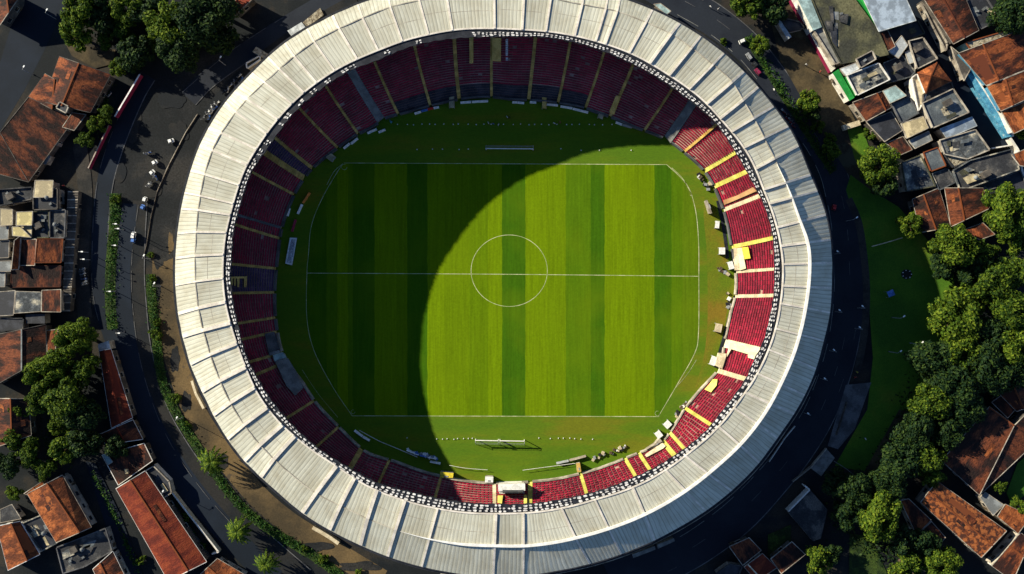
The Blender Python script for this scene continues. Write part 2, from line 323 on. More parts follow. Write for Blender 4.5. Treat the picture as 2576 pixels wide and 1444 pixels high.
REA = ring([(583, 663), (585, 597), (582, 652), (577, 695), (583, 732), (589, 785), (598, 806), (603, 843), (624, 909), (647, 950), (680, 1005), (719, 1052), (797, 1126), (880, 1178), (952, 1217),
            (1032, 1237), (1091, 1252), (1156, 1263), (1195, 1267), (1247, 1268), (1339, 1267), (1413, 1256), (1476, 1243), (1598, 1199), (1638, 1182), (1701, 1143), (1725, 1128),
            (1790, 1071), (1814, 1036), (1868, 967), (1879, 954), (1894, 908), (1918, 871), (1935, 806), (1947, 748), (1948, 658), (1946, 593), (1927, 527), (1916, 497), (1898, 468),
            (1877, 428), (1850, 380), (1829, 350), (1805, 311), (1752, 265), (1695, 222), (1593, 161), (1521, 129), (1438, 104), (1349, 91), (1314, 93), (1238, 93), (1142, 96), (1042, 113),
            (944, 154), (884, 174), (821, 213), (751, 270), (692, 343), (669, 378), (632, 430), (599, 537), (590, 561)], 1.6)
FRO = ring([(704, 578), (697, 638), (692, 678), (688, 740), (690, 798), (704, 881), (727, 924), (759, 961), (787, 1009), (851, 1075), (921, 1142), (994, 1162), (1110, 1200), (1240, 1217), (1340, 1213),
            (1465, 1192), (1571, 1155), (1611, 1140), (1668, 1115), (1690, 1085), (1724, 1027), (1768, 975), (1815, 928), (1826, 851), (1841, 781), (1854, 744), (1854, 681), (1841, 614),
            (1828, 544), (1808, 488), (1788, 446), (1764, 416), (1724, 383), (1688, 353), (1601, 320), (1551, 297), (1501, 280), (1468, 267), (1411, 257), (1355, 250), (1288, 248),
            (1231, 240), (1154, 247), (1084, 263), (1024, 280), (952, 300), (946, 315), (901, 333), (844, 373), (774, 430), (741, 480)], 1.6)
def RP(f, a, z=0.0): r = f(a); return P(CX + math.cos(a) * r, CY + math.sin(a) * r, z)
def ang(p): return math.atan2(p[1] - CY, p[0] - CX)
Z_IN, Z_RID, Z_OUT, Z_CELL = 21.6, 21.2, 18.5, 21.38
def zout(a): return Z_RID - (2.8 + 1.25 * math.cos(a - math.radians(58)))
stadium = thing('football_stadium', 'oval football stadium with pale ribbed roof ring and maroon seats round a green pitch', 'stadium', (0, 0, 0))

# ---- roof bays between ribs: (inner end, outer end) of each rib
ribs = []
def rb(t, *c):
    for i in range(0, len(c), 4): ribs.append((Z(t, c[i], c[i + 1]), Z(t, c[i + 2], c[i + 3])))
rb('A', 75, 670, -230, 130, 320, 575, 90, 55, 605, 480, 465, 0, 905, 390, 815, 0, 1180, 340, 1135, -40, 1670, 330, 1680, -40, 1990, 330, 2005, -40)
rb('B', 240, 370, 295, -40, 570, 420, 665, -40, 815, 480, 940, -10, 925, 515, 1090, 0, 1205, 605, 1470, 115, 1440, 735, 1790, 265, 1660, 880, 2020, 430)
rb('C', 165, 450, 560, 40, 370, 620, 800, 245, 510, 800, 960, 430, 650, 945, 1130, 655, 805, 1125, 1310, 880, 930, 1375, 1420, 1110)
rb('D', 1030, 165, 1560, 0, 1115, 325, 1640, 185, 1180, 605, 1730, 460, 1220, 820, 1800, 745, 1265, 1030, 1810, 1015, 1255, 1280, 1805, 1305)
rb('E', 1230, 185, 1800, 290, 1170, 475, 1715, 615, 1095, 720, 1635, 940, 970, 1000, 1500, 1245, 840, 1230, 1340, 1440)
rb('F', 1290, 110, 1760, 440, 1100, 320, 1560, 730, 750, 700, 1240, 1060, 480, 820, 930, 1280, 90, 1010, 240, 1440)
rb('G', 1390, 600, 1690, 1215, 1000, 690, 1330, 1330, 910, 700, 960, 1400, 560, 740, 555, 1444, 245, 740, 210, 1450)
rb('H', 1445, 970, 1300, 1500, 1070, 870, 900, 1440, 740, 760, 555, 1385, 490, 610, 200, 1210, 280, 470, -20, 900)
rb('I', 1390, 990, 1000, 1460, 1225, 875, 790, 1290, 1060, 670, 610, 1025, 930, 430, 440, 755, 800, 205, 310, 480)
rb('J', 840, 1230, 380, 1444, 770, 990, 240, 1140, 720, 745, 180, 880, 690, 470, 155, 550, 705, 195, 160, 240)
rb('K', 590, 1300, 20, 1310, 615, 1090, 90, 1030, 655, 960, 130, 845, 720, 745, 190, 590, 825, 515, 280, 290, 930, 330, 375, 95)
rb('L', 470, 1250, 0, 890, 610, 1090, 110, 770, 765, 905, 300, 545, 910, 780, 500, 375, 1050, 660, 690, 205, 1260, 520, 960, 55)
ribs = [(ang(a), ang(b)) for a, b in ribs]
ribs.sort(key=lambda t: t[0] % (2 * PI))
keep = []
for a, b in ribs:
    if keep and (a - keep[-1][0]) % (2 * PI) < .035: continue
    keep.append((a, b))
ribs = keep
big = {}
SUN_T = Vector((41.7, -21.8, -21.4))               # where the light travels
shadow_side = math.atan2(-SUN_T.y, SUN_T.x)         # plan angle of the far side from the sun
nr = len(ribs)
jit = [random.uniform(-.08, .08) for _ in ribs]
for i in range(nr):
    (a0, b0), (a1, b1) = ribs[i], ribs[(i + 1) % nr]
    d = (a1 - a0) % (2 * PI); e = (b1 - b0 + PI) % (2 * PI) - PI
    if e < .02: e = d
    n = 4; bay = MB()
    def bp(s, v, dz=0):                             # v: 0 inner edge, 1 kink, 2 outer edge
        va = v / 2; am = a0 + d * s; bm = b0 + e * s; a = am + ((bm - am + PI) % (2 * PI) - PI) * va
        j = lerp(jit[i], jit[(i + 1) % nr] - .04, s)
        sag = -.10 * math.sin(PI * s)
        def at(f, z): return RP(f, a, z + dz + j * (1 - abs(v - 1) * .4) + sag)
        if v <= 1: return at(INN, Z_IN).lerp(at(RID, Z_RID), v)
        return at(RID, Z_RID).lerp(at(OUT, zout(a)), v - 1)
    vs = [0, .5, .98, 1.02, 1.5, 2]
    L = (bp(0, 1) - bp(1, 1)).length; u0 = random.uniform(0, 50); v0 = random.uniform(0, 50)
    rows, uvs = [], []
    for v in vs:
        rows.append([bp(k / n, v) for k in range(n + 1)]); uvs.append([(u0 + L * k / n, v0 + v * 6) for k in range(n + 1)])
    bay.sheet(rows, uvs)
    bay.sheet([[p - Vector((0, 0, .25)) for p in r] for r in reversed(rows)])
    for r, s2 in ((rows[0], 1), (rows[-1], -1)):
        r2 = [p - Vector((0, 0, .25)) for p in r]; bay.sheet([r2, r] if s2 > 0 else [r, r2])
    bo = bay.build('roof_bay', [M['roof']], stadium)
    # rib on this bay's first edge: a raised pale beam following the kinked roof line
    dg = math.degrees(a0) % 360
    hgt = .16 if dg < 80 or dg > 350 else .26 if dg < 112 else .34 if dg < 172 else .2 if dg < 200 else .1 if dg < 262 else .2 if dg < 300 else .36
    w = random.choice((.42, .5)) * (1.6 if 112 < dg < 178 else 1.0)
    r = MB(); prev = None
    for v in (-.02, .5, 1, 1.5, 2.03):
        q = bp(0, min(max(v, 0), 2), hgt * (.45 if v > 1 and (dg < 95 or dg > 285) else 1))
        if prev is not None: r.beam(prev, q, w, hgt + .2)
        prev = q
    r.build('roof_rib', [M['rib']], bo)
    if random.random() < .8:                         # lap joint across the inner sheets, a thin raised flashing
        fl = MB(); v = random.uniform(.42, .6); prev = None
        for k in range(n + 1):
            q = bp(k / n, v, .014)
            if prev is not None: fl.beam(prev, q, .09, .06)
            prev = q
        fl.build('lap_flashing', [M['conc']], bo)
N = 240
def ringbeam(f, z, w, h, name, mt, inset=0.0, parent=stadium, a0=0, a1=2 * PI):
    m = MB(); rows = [[], [], [], []]
    for k in range(N + 1):
        a = lerp(a0, a1, k / N); zf = z; z_ = z(a) if callable(z) else z; p = RP(f, a, z_); o_ = RP(f, a + PI, 19); c = Vector((p.x - o_.x, p.y - o_.y, 0)).normalized()
        ww = w * (min(1, k / N * 9, (1 - k / N) * 9) if a1 - a0 < 6 else 1); pi, po = p + c * (inset - ww / 2), p + c * (inset + ww / 2)
        rows[0].append(pi - Vector((0, 0, h))); rows[1].append(pi); rows[2].append(po); rows[3].append(po - Vector((0, 0, h)))
    m.sheet(rows + [rows[0]]); return m.build(name, [mt], parent)
ringbeam(RID, Z_RID + .36, .62, .3, 'ridge_cap', M['white'], a0=math.radians(-22), a1=math.radians(112))
ringbeam(RID, Z_RID + .02, .22, .1, 'ridge_flashing', M['conc'])
ringbeam(INN, Z_IN + .04, .35, .4, 'roof_edge_trim', M['rib'])
ringbeam(OUT, lambda a: zout(a) - .1, .3, .9, 'roof_fascia', M['steel'], .1)
ringbeam(OUT, lambda a: zout(a) - .75, .5, .25, 'gutter', M['steel'], .3)

# ---- lattice along the inner roof edge: dark frame with pale infill cells
m = MB(); rows = [[], [], [], []]
for k in range(N + 1):
    a = 2 * PI * k / N; p, q = RP(INN, a, Z_CELL), RP(REA, a, Z_CELL)
    d = (q - p); p = p - d * .2; q = q + d.normalized() * (.0 if k % 2 else .18)
    up = Vector((0, 0, .3)); rows[0].append(p - up); rows[1].append(p); rows[2].append(q); rows[3].append(q - up)
m.sheet(rows + [rows[0]]); m.build('edge_lattice', [M['steel']], stadium)
cells = []; a = -PI
while a < PI:
    ri, rr = INN(a), REA(a); gap = ri - rr; mid = (ri + rr) / 2
    deg = math.degrees(a) % 360
    skip = (205 < deg < 232 and mnoise.noise((a * 30, 0, 0)) > .0) or (232 <= deg < 262 and mnoise.noise((a * 22, 3, 0)) > -.15)
    nrow = 2 if gap < 20 else 3
    t_lo = .12 if 20 < deg < 140 else .42
    da = (12.5 if 20 < deg < 140 else 10.5) / mid * random.uniform(.75, 1.25)
    for j in range(nrow):
        if skip or random.random() < .07: continue
        c = t_lo + (1.0 - t_lo) * (j + .5) / nrow + random.uniform(-.05, .05); ht = (1 - t_lo) / nrow * .40 * random.uniform(.7, 1.15)
        aa = a + da * random.uniform(.3, .6); hw = da * .40 * random.uniform(.65, 1.1); pts = []
        for t in range(8):
            an = 2 * PI * (t + .5) / 8; x, y = math.cos(an), math.sin(an); x = max(-.8, min(.8, x * 1.15)) + random.uniform(-.14, .14); y = max(-.8, min(.8, y * 1.15)) + random.uniform(-.14, .14)
            a2 = aa + x * hw; tt = c + y * ht; r = lerp(INN(a2), REA(a2), tt); pts.append(P(CX + math.cos(a2) * r, CY + math.sin(a2) * r, Z_CELL + .02))
        if area2(pts) < 0: pts.reverse()
        cells.append((hw * ht * gap, pts, [p + Vector((0, 0, .10 + random.random() * .08)) for p in pts]))
    a += da
cells.sort(key=lambda c: -c[0])
for _, b, t in cells[:100]: m = MB(); m.hull(b, t); m.build('lattice_panel', [M['cell']], stadium)
m = MB()
for _, b, t in cells[100:]: m.hull(b, t)
m.build('lattice_panels', [M['cell']], stadium)['kind'] = 'stuff'
# slots of wall behind everything
def ringwall(f, z0, z1, name, mt, off=0.0, parent=stadium, th=.4):
    m = MB(); rows = [[], [], [], []]
    for k in range(N + 1):
        a = 2 * PI * k / N; zt = z1(a) if callable(z1) else z1; p = RP(f, a, zt); q = RP(f, a + PI, zt); c = Vector((p.x - q.x, p.y - q.y, 0)).normalized()
        x = p + c * off
        for r, (o, z) in enumerate(((0, z0), (0, zt), (th, zt), (th, z0))):
            y = x + c * o; rows[r].append(Vector((y.x, y.y, z)))
    m.sheet(rows); return m.build(name, [mt], parent)
ringwall(OUT, 0, lambda a: zout(a) + .25, 'outer_wall', M['wall'], -1.2)

# ---- the stands
ZF = 1.5
def stand_z(rf, rr, t): return ZF + .5 * (rr - rf) * .095 * t
def zrow(a, t): return stand_z(FRO(a), REA(a), t)
def SPt(a, t, z): r = lerp(FRO(a), REA(a), t); return P(CX + math.cos(a) * r, CY + math.sin(a) * r, z)
div = []
def st(t, x0, y0, x1, y1, w=3.4, mt='stair', kind='stairway'):
    p, q = Z(t, x0, y0), Z(t, x1, y1); div.append((ang(p), ang(q), w, mt, kind))
st('A', 290, 720, 480, 1200); st('A', 745, 525, 915, 1185); st('A', 1207, 450, 1260, 1130, 4.6); st('A', 1640, 440, 1632, 1065)
st('B', 120, 430, 45, 1125, 4.2); st('B', 520, 490, 390, 1155); st('B', 915, 595, 710, 1220); st('B', 1245, 750, 1010, 1300, 4.0); st('B', 1700, 1020, 1480, 1400)
st('C', 210, 600, 0, 960, 12, 'ramp', 'ramp'); st('C', 490, 850, 110, 1170); st('C', 690, 1185, 450, 1340, 5.2, 'stair_y'); st('C', 825, 1405, 690, 1478, 5.5, 'stair_y')
st('D', 998, 232, 585, 395, 5, 'stair_c'); st('D', 1140, 725, 690, 825, 5, 'stair_y'); st('D', 1150, 1085, 750, 1115, 4, 'stair_c'); st('D', 1145, 1390, 715, 1400, 4.3, 'stair_c')
st('E', 1015, 745, 570, 640, 11, 'stair_c', 'concourse'); st('E', 850, 1070, 530, 975, 6, 'stair_c')
st('F', 1000, 290, 700, 95, 4.5, 'stair_y'); st('F', 690, 570, 525, 385, 4.5, 'stair_y'); st('F', 570, 640, 460, 505, 6.5, 'stair_y'); st('F', 290, 810, 180, 640, 4.6, 'stair_y'); st('F', 120, 880, 20, 705, 4.6, 'stair_y')
st('G', 1290, 520, 1225, 300, 4.3, 'stair_y'); st('G', 635, 640, 640, 400, 5.5, 'stair_y'); st('G', 225, 640, 222, 400, 4.4, 'stair_c')
st('H', 1415, 840, 1485, 600, 3.6); st('H', 770, 660, 885, 410); st('H', 445, 485, 560, 285, 6.5); st('H', 50, 245, 310, 10)
st('I', 1290, 785, 1605, 585); st('I', 950, 280, 1250, 150, 4.0); st('I', 850, 140, 1180, 50, 3.6)
st('J', 900, 1180, 1290, 1095); st('J', 880, 990, 1270, 930); st('J', 820, 640, 1250, 635); st('J', 810, 305, 1260, 355)
st('K', 690, 1205, 1180, 1360); st('K', 720, 1095, 1210, 1240, 3.2, 'ramp'); st('K', 890, 600, 1355, 850); st('K', 1060, 385, 1440, 645, 7.5); st('K', 1160, 205, 1570, 545, 4.4)
st('L', 860, 960, 1280, 1400); st('L', 1165, 700, 1535, 1250); st('L', 1460, 530, 1700, 970, 11, 'ramp', 'ramp')
div.sort(key=lambda t: t[0])
nd = len(div)
def adiff(a, b): return (a - b + PI) % (2 * PI) - PI
bare = {}
for i in range(nd):
    a, f, w, mt, kind = div[i]
    # the stair itself: two short treads to every seating row, standing a hand proud of the terrace
    rf, rr = FRO(f), REA(a); dep = rr - rf; rows_n = max(9, round(dep / 5.6)); NS = rows_n * 2; m = MB()
    smooth = kind in ('ramp', 'concourse')
    if smooth: NS = max(4, NS // 2)
    for k in range(NS):
        t0, t1 = k / NS, (k + 1) / NS
        am, fm = a, f
        def pt(t, sd, z):
            ac = f + adiff(a, f) * t; r = lerp(FRO(ac), REA(ac), t); ao = ac + sd * w / r; return P(CX + math.cos(ao) * r, CY + math.sin(ao) * r, z)
        z0 = stand_z(rf, rr, t0) + .16; z1 = stand_z(rf, rr, t1) + .16
        if smooth: b = [pt(t0, -1, z0), pt(t0, 1, z0), pt(t1, 1, z1), pt(t1, -1, z1)]
        else: b = [pt(t0, -1, z1), pt(t0, 1, z1), pt(t1, 1, z1), pt(t1, -1, z1)]
        if area2(b) < 0: b = [b[0], b[3], b[2], b[1]]
        m.hull([p - Vector((0, 0, .8)) for p in b], b)
    so = m.build(kind, [M[mt]], stadium)
    # seating block between this divider and the next
    a1, f1, w1 = div[(i + 1) % nd][:3]
    da, df = adiff(a1, a), adiff(f1, f)
    if da < 0: da += 2 * PI
    am = a + da / 2
    dep = REA(am) - FRO(f + df / 2); rows_n = max(9, round(dep / 6.1))
    deg = math.degrees(am) % 360
    top_bare = .2 if 238 < deg < 296 else 0.0
    sm = 'seat'
    if 178 < deg < 182.5 or 207 < deg < 213: sm = 'seat_n'
    terr, seats = MB(), MB()
    def bpnt(s, t, z, pad=0.0):
        ra = lerp(FRO(f + df * s), REA(a + da * s), t)
        ca = a + (w + pad) / ra + (da - (w + w1 + 2 * pad) / ra) * s; cf = f + (w + pad) / ra + (df - (w + w1 + 2 * pad) / ra) * s
        c = cf + adiff(ca, cf) * t; r = lerp(FRO(c), REA(c), t)
        return P(CX + math.cos(c) * r, CY + math.sin(c) * r, z)
    ns = max(2, round(da / .03)); rf, rr = FRO(f + df / 2), REA(am)
    prof = []
    for k in range(rows_n + 2):
        t0, t1 = k / rows_n, (k + 1) / rows_n; zz = stand_z(rf, rr, t0)
        prof += [(t0, zz), (t1, zz)]
    prof = [(0, 0.0)] + prof
    terr.sheet([[bpnt(s / ns, t, z) for s in range(ns + 1)] for t, z in prof])
    bo = terr.build('seating_block', [M['riser']], stadium)
    width = (bpnt(0, .6, 5) - bpnt(1, .6, 5)).length
    for k in range(rows_n):
        t0 = k / rows_n
        if t0 < top_bare: continue
        zz = stand_z(rf, rr, t0); ww = (bpnt(0, t0, 5) - bpnt(1, t0, 5)).length; nc = max(2, int(ww / .95))
        for c in range(nc):
            if random.random() < .012: continue
            gp = .10 if 40 < deg < 125 else .025
            s0, s1 = (c + gp) / nc, (c + 1 - gp) / nc
            ta, tb = (k + .46) / rows_n, (k + .99) / rows_n
            h = .38 + random.uniform(-.03, .05); q = [bpnt(s0, ta, zz + h), bpnt(s1, ta, zz + h), bpnt(s1, tb, zz + h + .1), bpnt(s0, tb, zz + h + .1)]
            if area2(q) < 0: q = [q[0], q[3], q[2], q[1]]
            seats.hull([p - Vector((0, 0, .3)) for p in q], q, bottom=False)
    seats.build('seats', [M[sm]], bo)
    if top_bare:
        bm = MB()
        for k in range(int(top_bare * rows_n) + 1):
            t0, t1 = k / rows_n, (k + .93) / rows_n; zz = stand_z(rf, rr, t0)
            bm.sheet([[bpnt(s / ns, t, zz + .03) for s in range(ns + 1)] for t in (t0, t1)])
        bm.build('bare_terrace', [M['terr']], bo)
    # low wall at the pitch end of the block
    fw = MB(); prev = None
    for s in range(ns + 1):
        q = bpnt(s / ns, -.012, ZF + .55)
        if prev is not None: fw.beam(prev, q, .3, ZF + .5)
        prev = q
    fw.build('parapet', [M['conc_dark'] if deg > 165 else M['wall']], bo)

# ---- covers, platforms and small rooms lying in the stands (part of the stands)
def on_stand(name, mt, pts, th=.25, lift=.35, parent=stadium):
    q = []
    for x, y in pts:
        a = math.atan2(y - CY, x - CX); r = math.hypot(x - CX, y - CY); rf, rr = FRO(a), REA(a); t = (r - rf) / (rr - rf)
        q.append(P(x, y, ZF + .5 * (rr - rf) * .095 * max(0, t) + lift))
    if area2(q) < 0: q.reverse()
    m = MB(); m.hull([p - Vector((0, 0, th + .4)) for p in q], q); return m.build(name, [M[mt]], parent)
on_stand('cover_sheet', 'conc_dark', ZL('J', 1180, 1112, 1285, 1090, 1320, 1200, 1350, 1290, 1228, 1338, 1200, 1220), lift=.9)
on_stand('cover_sheet', 'ramp', ZL('I', 1150, 125, 1300, 98, 1400, 260, 1480, 440, 1390, 525, 1290, 420, 1200, 230), lift=.9)
on_stand('cover_sheet', 'tin_t', ZL('I', 1130, 60, 1240, 25, 1285, 90, 1150, 128), lift=1.0)
on_stand('cover_sheet', 'tin', ZL('I', 1085, 30, 1200, 0, 1215, 30, 1095, 66), lift=1.15)
on_stand('platform', 'stair', ZL('A', 1645, 435, 1748, 440, 1742, 706, 1640, 700), lift=.8)
on_stand('platform', 'stair', ZL('A', 1378, 425, 1424, 425, 1424, 722, 1380, 728), lift=.6)
on_stand('platform', 'stair', ZL('B', 1050, 1105, 1112, 1108, 1030, 1325, 975, 1285), lift=.6)
on_stand('banner_cover', 'p_yellow', ZL('D', 775, 838, 845, 830, 872, 962, 808, 972), lift=.9)
on_stand('concourse_slab', 'stair_c', ZL('D', 720, 845, 770, 838, 800, 970, 820, 1080, 752, 1100, 745, 960), lift=.7)
on_stand('concourse_slab', 'cream', ZL('D', 675, 840, 718, 846, 742, 960, 750, 1100, 690, 1100, 680, 960), lift=.5)
on_stand('concourse_slab', 'stair_c', ZL('E', 640, 640, 1010, 720, 985, 850, 850, 812, 848, 772, 650, 712, 600, 800), lift=.75)
on_stand('concourse_slab', 'cream', ZL('E', 500, 755, 600, 765, 545, 940, 462, 900), lift=.8)
on_stand('concourse_slab', 'stair_y', ZL('E', 440, 1060, 490, 1060, 480, 1130, 415, 1210, 345, 1180, 400, 1120), lift=.7)
on_stand('concourse_slab', 'cream', ZL('F', 230, 640, 430, 490, 470, 530, 440, 560, 250, 660), lift=.6)
for t, c in (('G', (262, 540, 322, 540, 310, 630, 258, 622)), ('G', (566, 535, 600, 535, 600, 632, 562, 628))):
    on_stand('platform', 'stair_y', ZL(t, *c), lift=.7)
for pts in ((780, 452, 968, 450, 968, 472, 785, 474), (782, 474, 808, 474, 808, 552, 782, 552), (826, 474, 840, 474, 842, 556, 828, 556), (862, 474, 880, 474, 880, 572, 864, 572), (942, 472, 968, 472, 964, 574, 942, 574)):
    on_stand('seat_lettering', 'stair', ZL('J', *pts), lift=.62)
tan = on_stand('tan_seating', 'seat_t', ZL('D', 560, 290, 720, 235, 900, 140, 945, 185, 760, 265, 570, 345), lift=.55)
# press box in the near stand: white roof, dark window bands
pb = thing('press_box', 'small white roofed press box with dark window band in the sunny lower stand', 'press box', P(*Z('G', 425, 470), 0))
def gbox(t, c, z0, z1, name, mt, root):
    b = [P(*p, z1) for p in ZL(t, *c)]
    if area2(b) < 0: b.reverse()
    m = MB(); m.hull([Vector((p.x, p.y, z0)) for p in b], b); return m.build(name, [M[mt]], root, root.location)
gbox('G', (275, 425, 570, 418, 572, 512, 280, 515), 0, 5.2, 'wall', 'wall_w', pb); gbox('G', (266, 412, 578, 400, 580, 480, 268, 490), 5.2, 5.5, 'roof', 'p_white', pb)
gbox('G', (318, 474, 556, 474, 556, 506, 318, 510), 5.5, 5.62, 'window', 'glass', pb)
for c in ((318, 482, 556, 482, 556, 486, 318, 487), (318, 494, 556, 493, 556, 497, 318, 499)): gbox('G', c, 5.62, 5.66, 'window_bar', 'tin', pb)
# red and white light strip in the far stand
m = MB()
for k in range(12):
    x, y = Z('A', 1812, 460 + k * 22); m.box(P(x, y, zrow(ang((x, y)), .95 - k * .045) + 1.0), (.55, .3, .3))
m.build('white_seat_strip', [M['p_white']], stadium)
# ---------------------------------------------------------------- ground, roads, pitch
def struct(name, mb, mt): o = mb.build(name, [M[mt]]); o['kind'] = 'structure'; return o
LV = [0.0]
def lev(): LV[0] += .006; return LV[0]
def flat(name, mt, pts, z=None, smooth=0):
    if smooth: pts = smooth_line(list(pts) + [pts[0]], smooth)[:-1]
    z = lev() if z is None else z
    q = [P(x, y, z) for x, y in pts]
    if area2(q) < 0: q.reverse()
    m = MB(); m.face(q); return struct(name, m, mt)
def band(name, mt, pts, w, z=None, n=6, kerbs=None, kh=.12):
    sp = smooth_line(pts, n); z = lev() if z is None else z
    ws = w
    if isinstance(w, (list, tuple)): ws = [q[0] for q in smooth_line([(x, 0) for x in w], n)]
    L, R = offset_line(sp, [x / 2 for x in ws] if isinstance(ws, list) else ws / 2), offset_line(sp, [-x / 2 for x in ws] if isinstance(ws, list) else -ws / 2)
    m = MB(); m.sheet([[P(*p, z) for p in R], [P(*p, z) for p in L]]); o = struct(name, m, mt)
    for side, nm in ((L, 'L'), (R, 'R')):
        if kerbs and nm in kerbs:
            k = MB(); rows = [[], [], [], []]
            si = 1 if nm == 'L' else -1
            o2 = offset_line(side, 2.2 * si)
            for p, q in zip(side, o2):
                rows[0].append(P(*p, 0)); rows[1].append(P(*p, kh)); rows[2].append(P(*q, kh)); rows[3].append(P(*q, 0))
            k.sheet(rows if si < 0 else rows[::-1]); struct('kerb', k, 'conc_dark')
    return o
g = MB(); g.face([(-2500, -2500, 0), (2500, -2500, 0), (2500, 2500, 0), (-2500, 2500, 0)]); struct('ground', g, 'ground')
# west and north-west
def blob(name, mt, x, y, rx, ry, seed):
    pts = []
    for k in range(22):
        a = 2 * PI * k / 22; r = 1 + .55 * mnoise.noise((math.cos(a) * 1.3 + seed * 7, math.sin(a) * 1.3, seed)); pts.append((x + math.cos(a) * rx * r, y + math.sin(a) * ry * r))
    return flat(name, mt, pts, smooth=3)
flat('gravel_yard', 'gravel', [(345, 200), (470, 150), (560, 110), (640, 120), (600, 240), (540, 320), (480, 420), (455, 520), (440, 640), (372, 640), (345, 560), (285, 480), (262, 440)])
flat('street', 'asphalt', [(58, 0), (170, -10), (150, 45), (110, 130), (60, 230), (-10, 345), (-10, 190), (30, 60)])
band('sunlit_dirt_path', 'dirt', [(412, 630), (411, 700), (414, 780), (428, 850), (450, 930), (482, 1020), (530, 1100), (590, 1180), (650, 1250), (720, 1310), (800, 1362), (880, 1412), (960, 1460)], 56)  # sunlit stretch of the path, its sunny brown is in the colour
band('shaded_gravel_path', 'gravel', [(508, 380), (470, 440), (440, 520), (418, 600), (412, 640)], 62)  # shaded stretch of the same path, the shade is in its darker colour
for i, (x, y, rx, ry, mt) in enumerate(((415, 640, 22, 16, 'gravel'), (398, 655, 12, 22, 'gravel'), (430, 612, 8, 26, 'dirt'), (395, 720, 9, 30, 'gravel'), (440, 905, 12, 30, 'gravel'), (470, 1010, 14, 26, 'gravel'), (560, 1160, 16, 22, 'gravel'), (800, 1375, 40, 12, 'gravel'), (900, 1425, 50, 14, 'gravel'))): blob('path_tone_patch', mt, x, y, rx, ry, i + 1)  # blotches of the sunlit and shaded path tones, breaking up their seam
for i, (x, y, rx, ry) in enumerate(((330, 300, 26, 50), (430, 250, 40, 22), (380, 470, 24, 30), (300, 430, 16, 30), (450, 330, 20, 30))): blob('dust_patch', 'asphalt_dust', x, y, rx, ry, i + 30)
band('paved_shoulder', 'pave', [(200, 360), (214, 480), (208, 600), (206, 700), (214, 800)], 36)
band('road', 'asphalt', [(372, 190), (345, 235), (312, 310), (284, 385), (263, 462), (252, 560), (250, 660), (256, 760), (282, 850), (308, 900), (330, 930)], 40, kerbs='R')
band('paved_shoulder', 'asphalt_dust', [(352, 505), (347, 600), (345, 690), (350, 770), (358, 860), (375, 940), (400, 1030), (440, 1110), (490, 1190), (545, 1260), (610, 1330), (690, 1400), (760, 1460)], [34, 34, 34, 34, 36, 38, 40, 46, 54, 62, 66, 66, 66], kerbs='R')
band('road', 'asphalt', [(326, 512), (322, 560), (310, 640), (308, 700), (312, 780), (322, 860), (338, 940), (362, 1020), (396, 1100), (436, 1170), (486, 1240), (545, 1310), (610, 1380), (690, 1460)], [34, 40, 40, 40, 40, 42, 46, 52, 56, 60, 60, 60, 60, 60])
# ring road, north-west arm then the east side
band('ring_road', 'asphalt_dark', [(474, 248), (520, 200), (600, 142), (690, 82), (790, 22), (860, -20)], 46, kerbs='L')
band('ring_shoulder', 'asphalt_dust', [(530, 295), (580, 230), (650, 165), (730, 105), (820, 50), (900, 5)], 46)
band('ring_road', 'asphalt_dark', [(1620, -50), (1720, 8), (1800, 55), (1880, 120), (1950, 205), (2010, 290), (2060, 362), (2092, 425), (2108, 480), (2124, 560), (2130, 650), (2132, 720), (2126, 800), (2112, 880), (2088, 960), (2052, 1045), (2000, 1125), (1935, 1205), (1850, 1290), (1750, 1365), (1640, 1425), (1540, 1470)],
     [84, 84, 80, 76, 72, 70, 66, 66, 68, 78, 84, 86, 86, 86, 88, 90, 96, 100, 110, 110, 110, 110], kerbs='R')
flat('earth_road', 'earth', [(1935, 35), (1992, 10), (2088, 175), (2150, 300), (2170, 335), (2212, 465), (2192, 482), (2138, 446), (2092, 372), (2016, 246), (1962, 150)])
flat('lawn', 'lawn', [(2128, 478), (2140, 440), (2190, 478), (2260, 520), (2330, 600), (2400, 690), (2410, 780), (2400, 960), (2300, 1040), (2215, 1195), (2100, 1172), (2182, 1030), (2196, 900), (2184, 740), (2168, 600)])
flat('lawn', 'lawn', [(2130, 318), (2165, 310), (2200, 410), (2180, 450), (2150, 400)])
band('stone_pavement', 'pave', [(2135, 500), (2160, 560), (2174, 650), (2180, 740), (2174, 840), (2156, 940)], 18)
flat('yard_slab', 'conc_dark', [(2128, 968), (2192, 962), (2150, 1080), (2108, 1130), (2082, 1122)])
flat('yard_slab', 'ramp', [(2076, 1126), (2100, 1152), (2066, 1198), (2040, 1178)])
flat('reddish_path', 'earth', [(2262, 1030), (2285, 1035), (2215, 1195), (2172, 1190)])
flat('lawn', 'verge', [(2138, 1342), (2190, 1350), (2235, 1450), (2136, 1450)]); flat('lawn', 'verge', [(1932, 1345), (1990, 1320), (1990, 1400), (1932, 1400)])
flat('lawn', 'lawn', [(2590, 1140), (2560, 1165), (2532, 1240), (2545, 1270), (2600, 1230)])
flat('alley', 'asphalt', [(2282, -5), (2320, -5), (2440, 200), (2552, 362), (2490, 376), (2394, 205), (2324, 88)])
flat('street', 'asphalt', [(215, 1160), (240, 1165), (300, 1290), (360, 1450), (315, 1450), (265, 1320)])
flat('dirt_yard', 'earth', [(165, 110), (290, 125), (285, 160), (240, 172), (180, 140)])
def verge(pts, w, label_name='grass_verge'):
    sp = smooth_line(pts, 5); L, R = offset_line(sp, w / 2), offset_line(sp, -w / 2)
    m = MB(); m.sheet([[P(*p, 0) for p in R], [P(*p, .14) for p in R], [P(*p, .16) for p in L], [P(*p, 0) for p in L]]); return struct(label_name, m, 'verge')
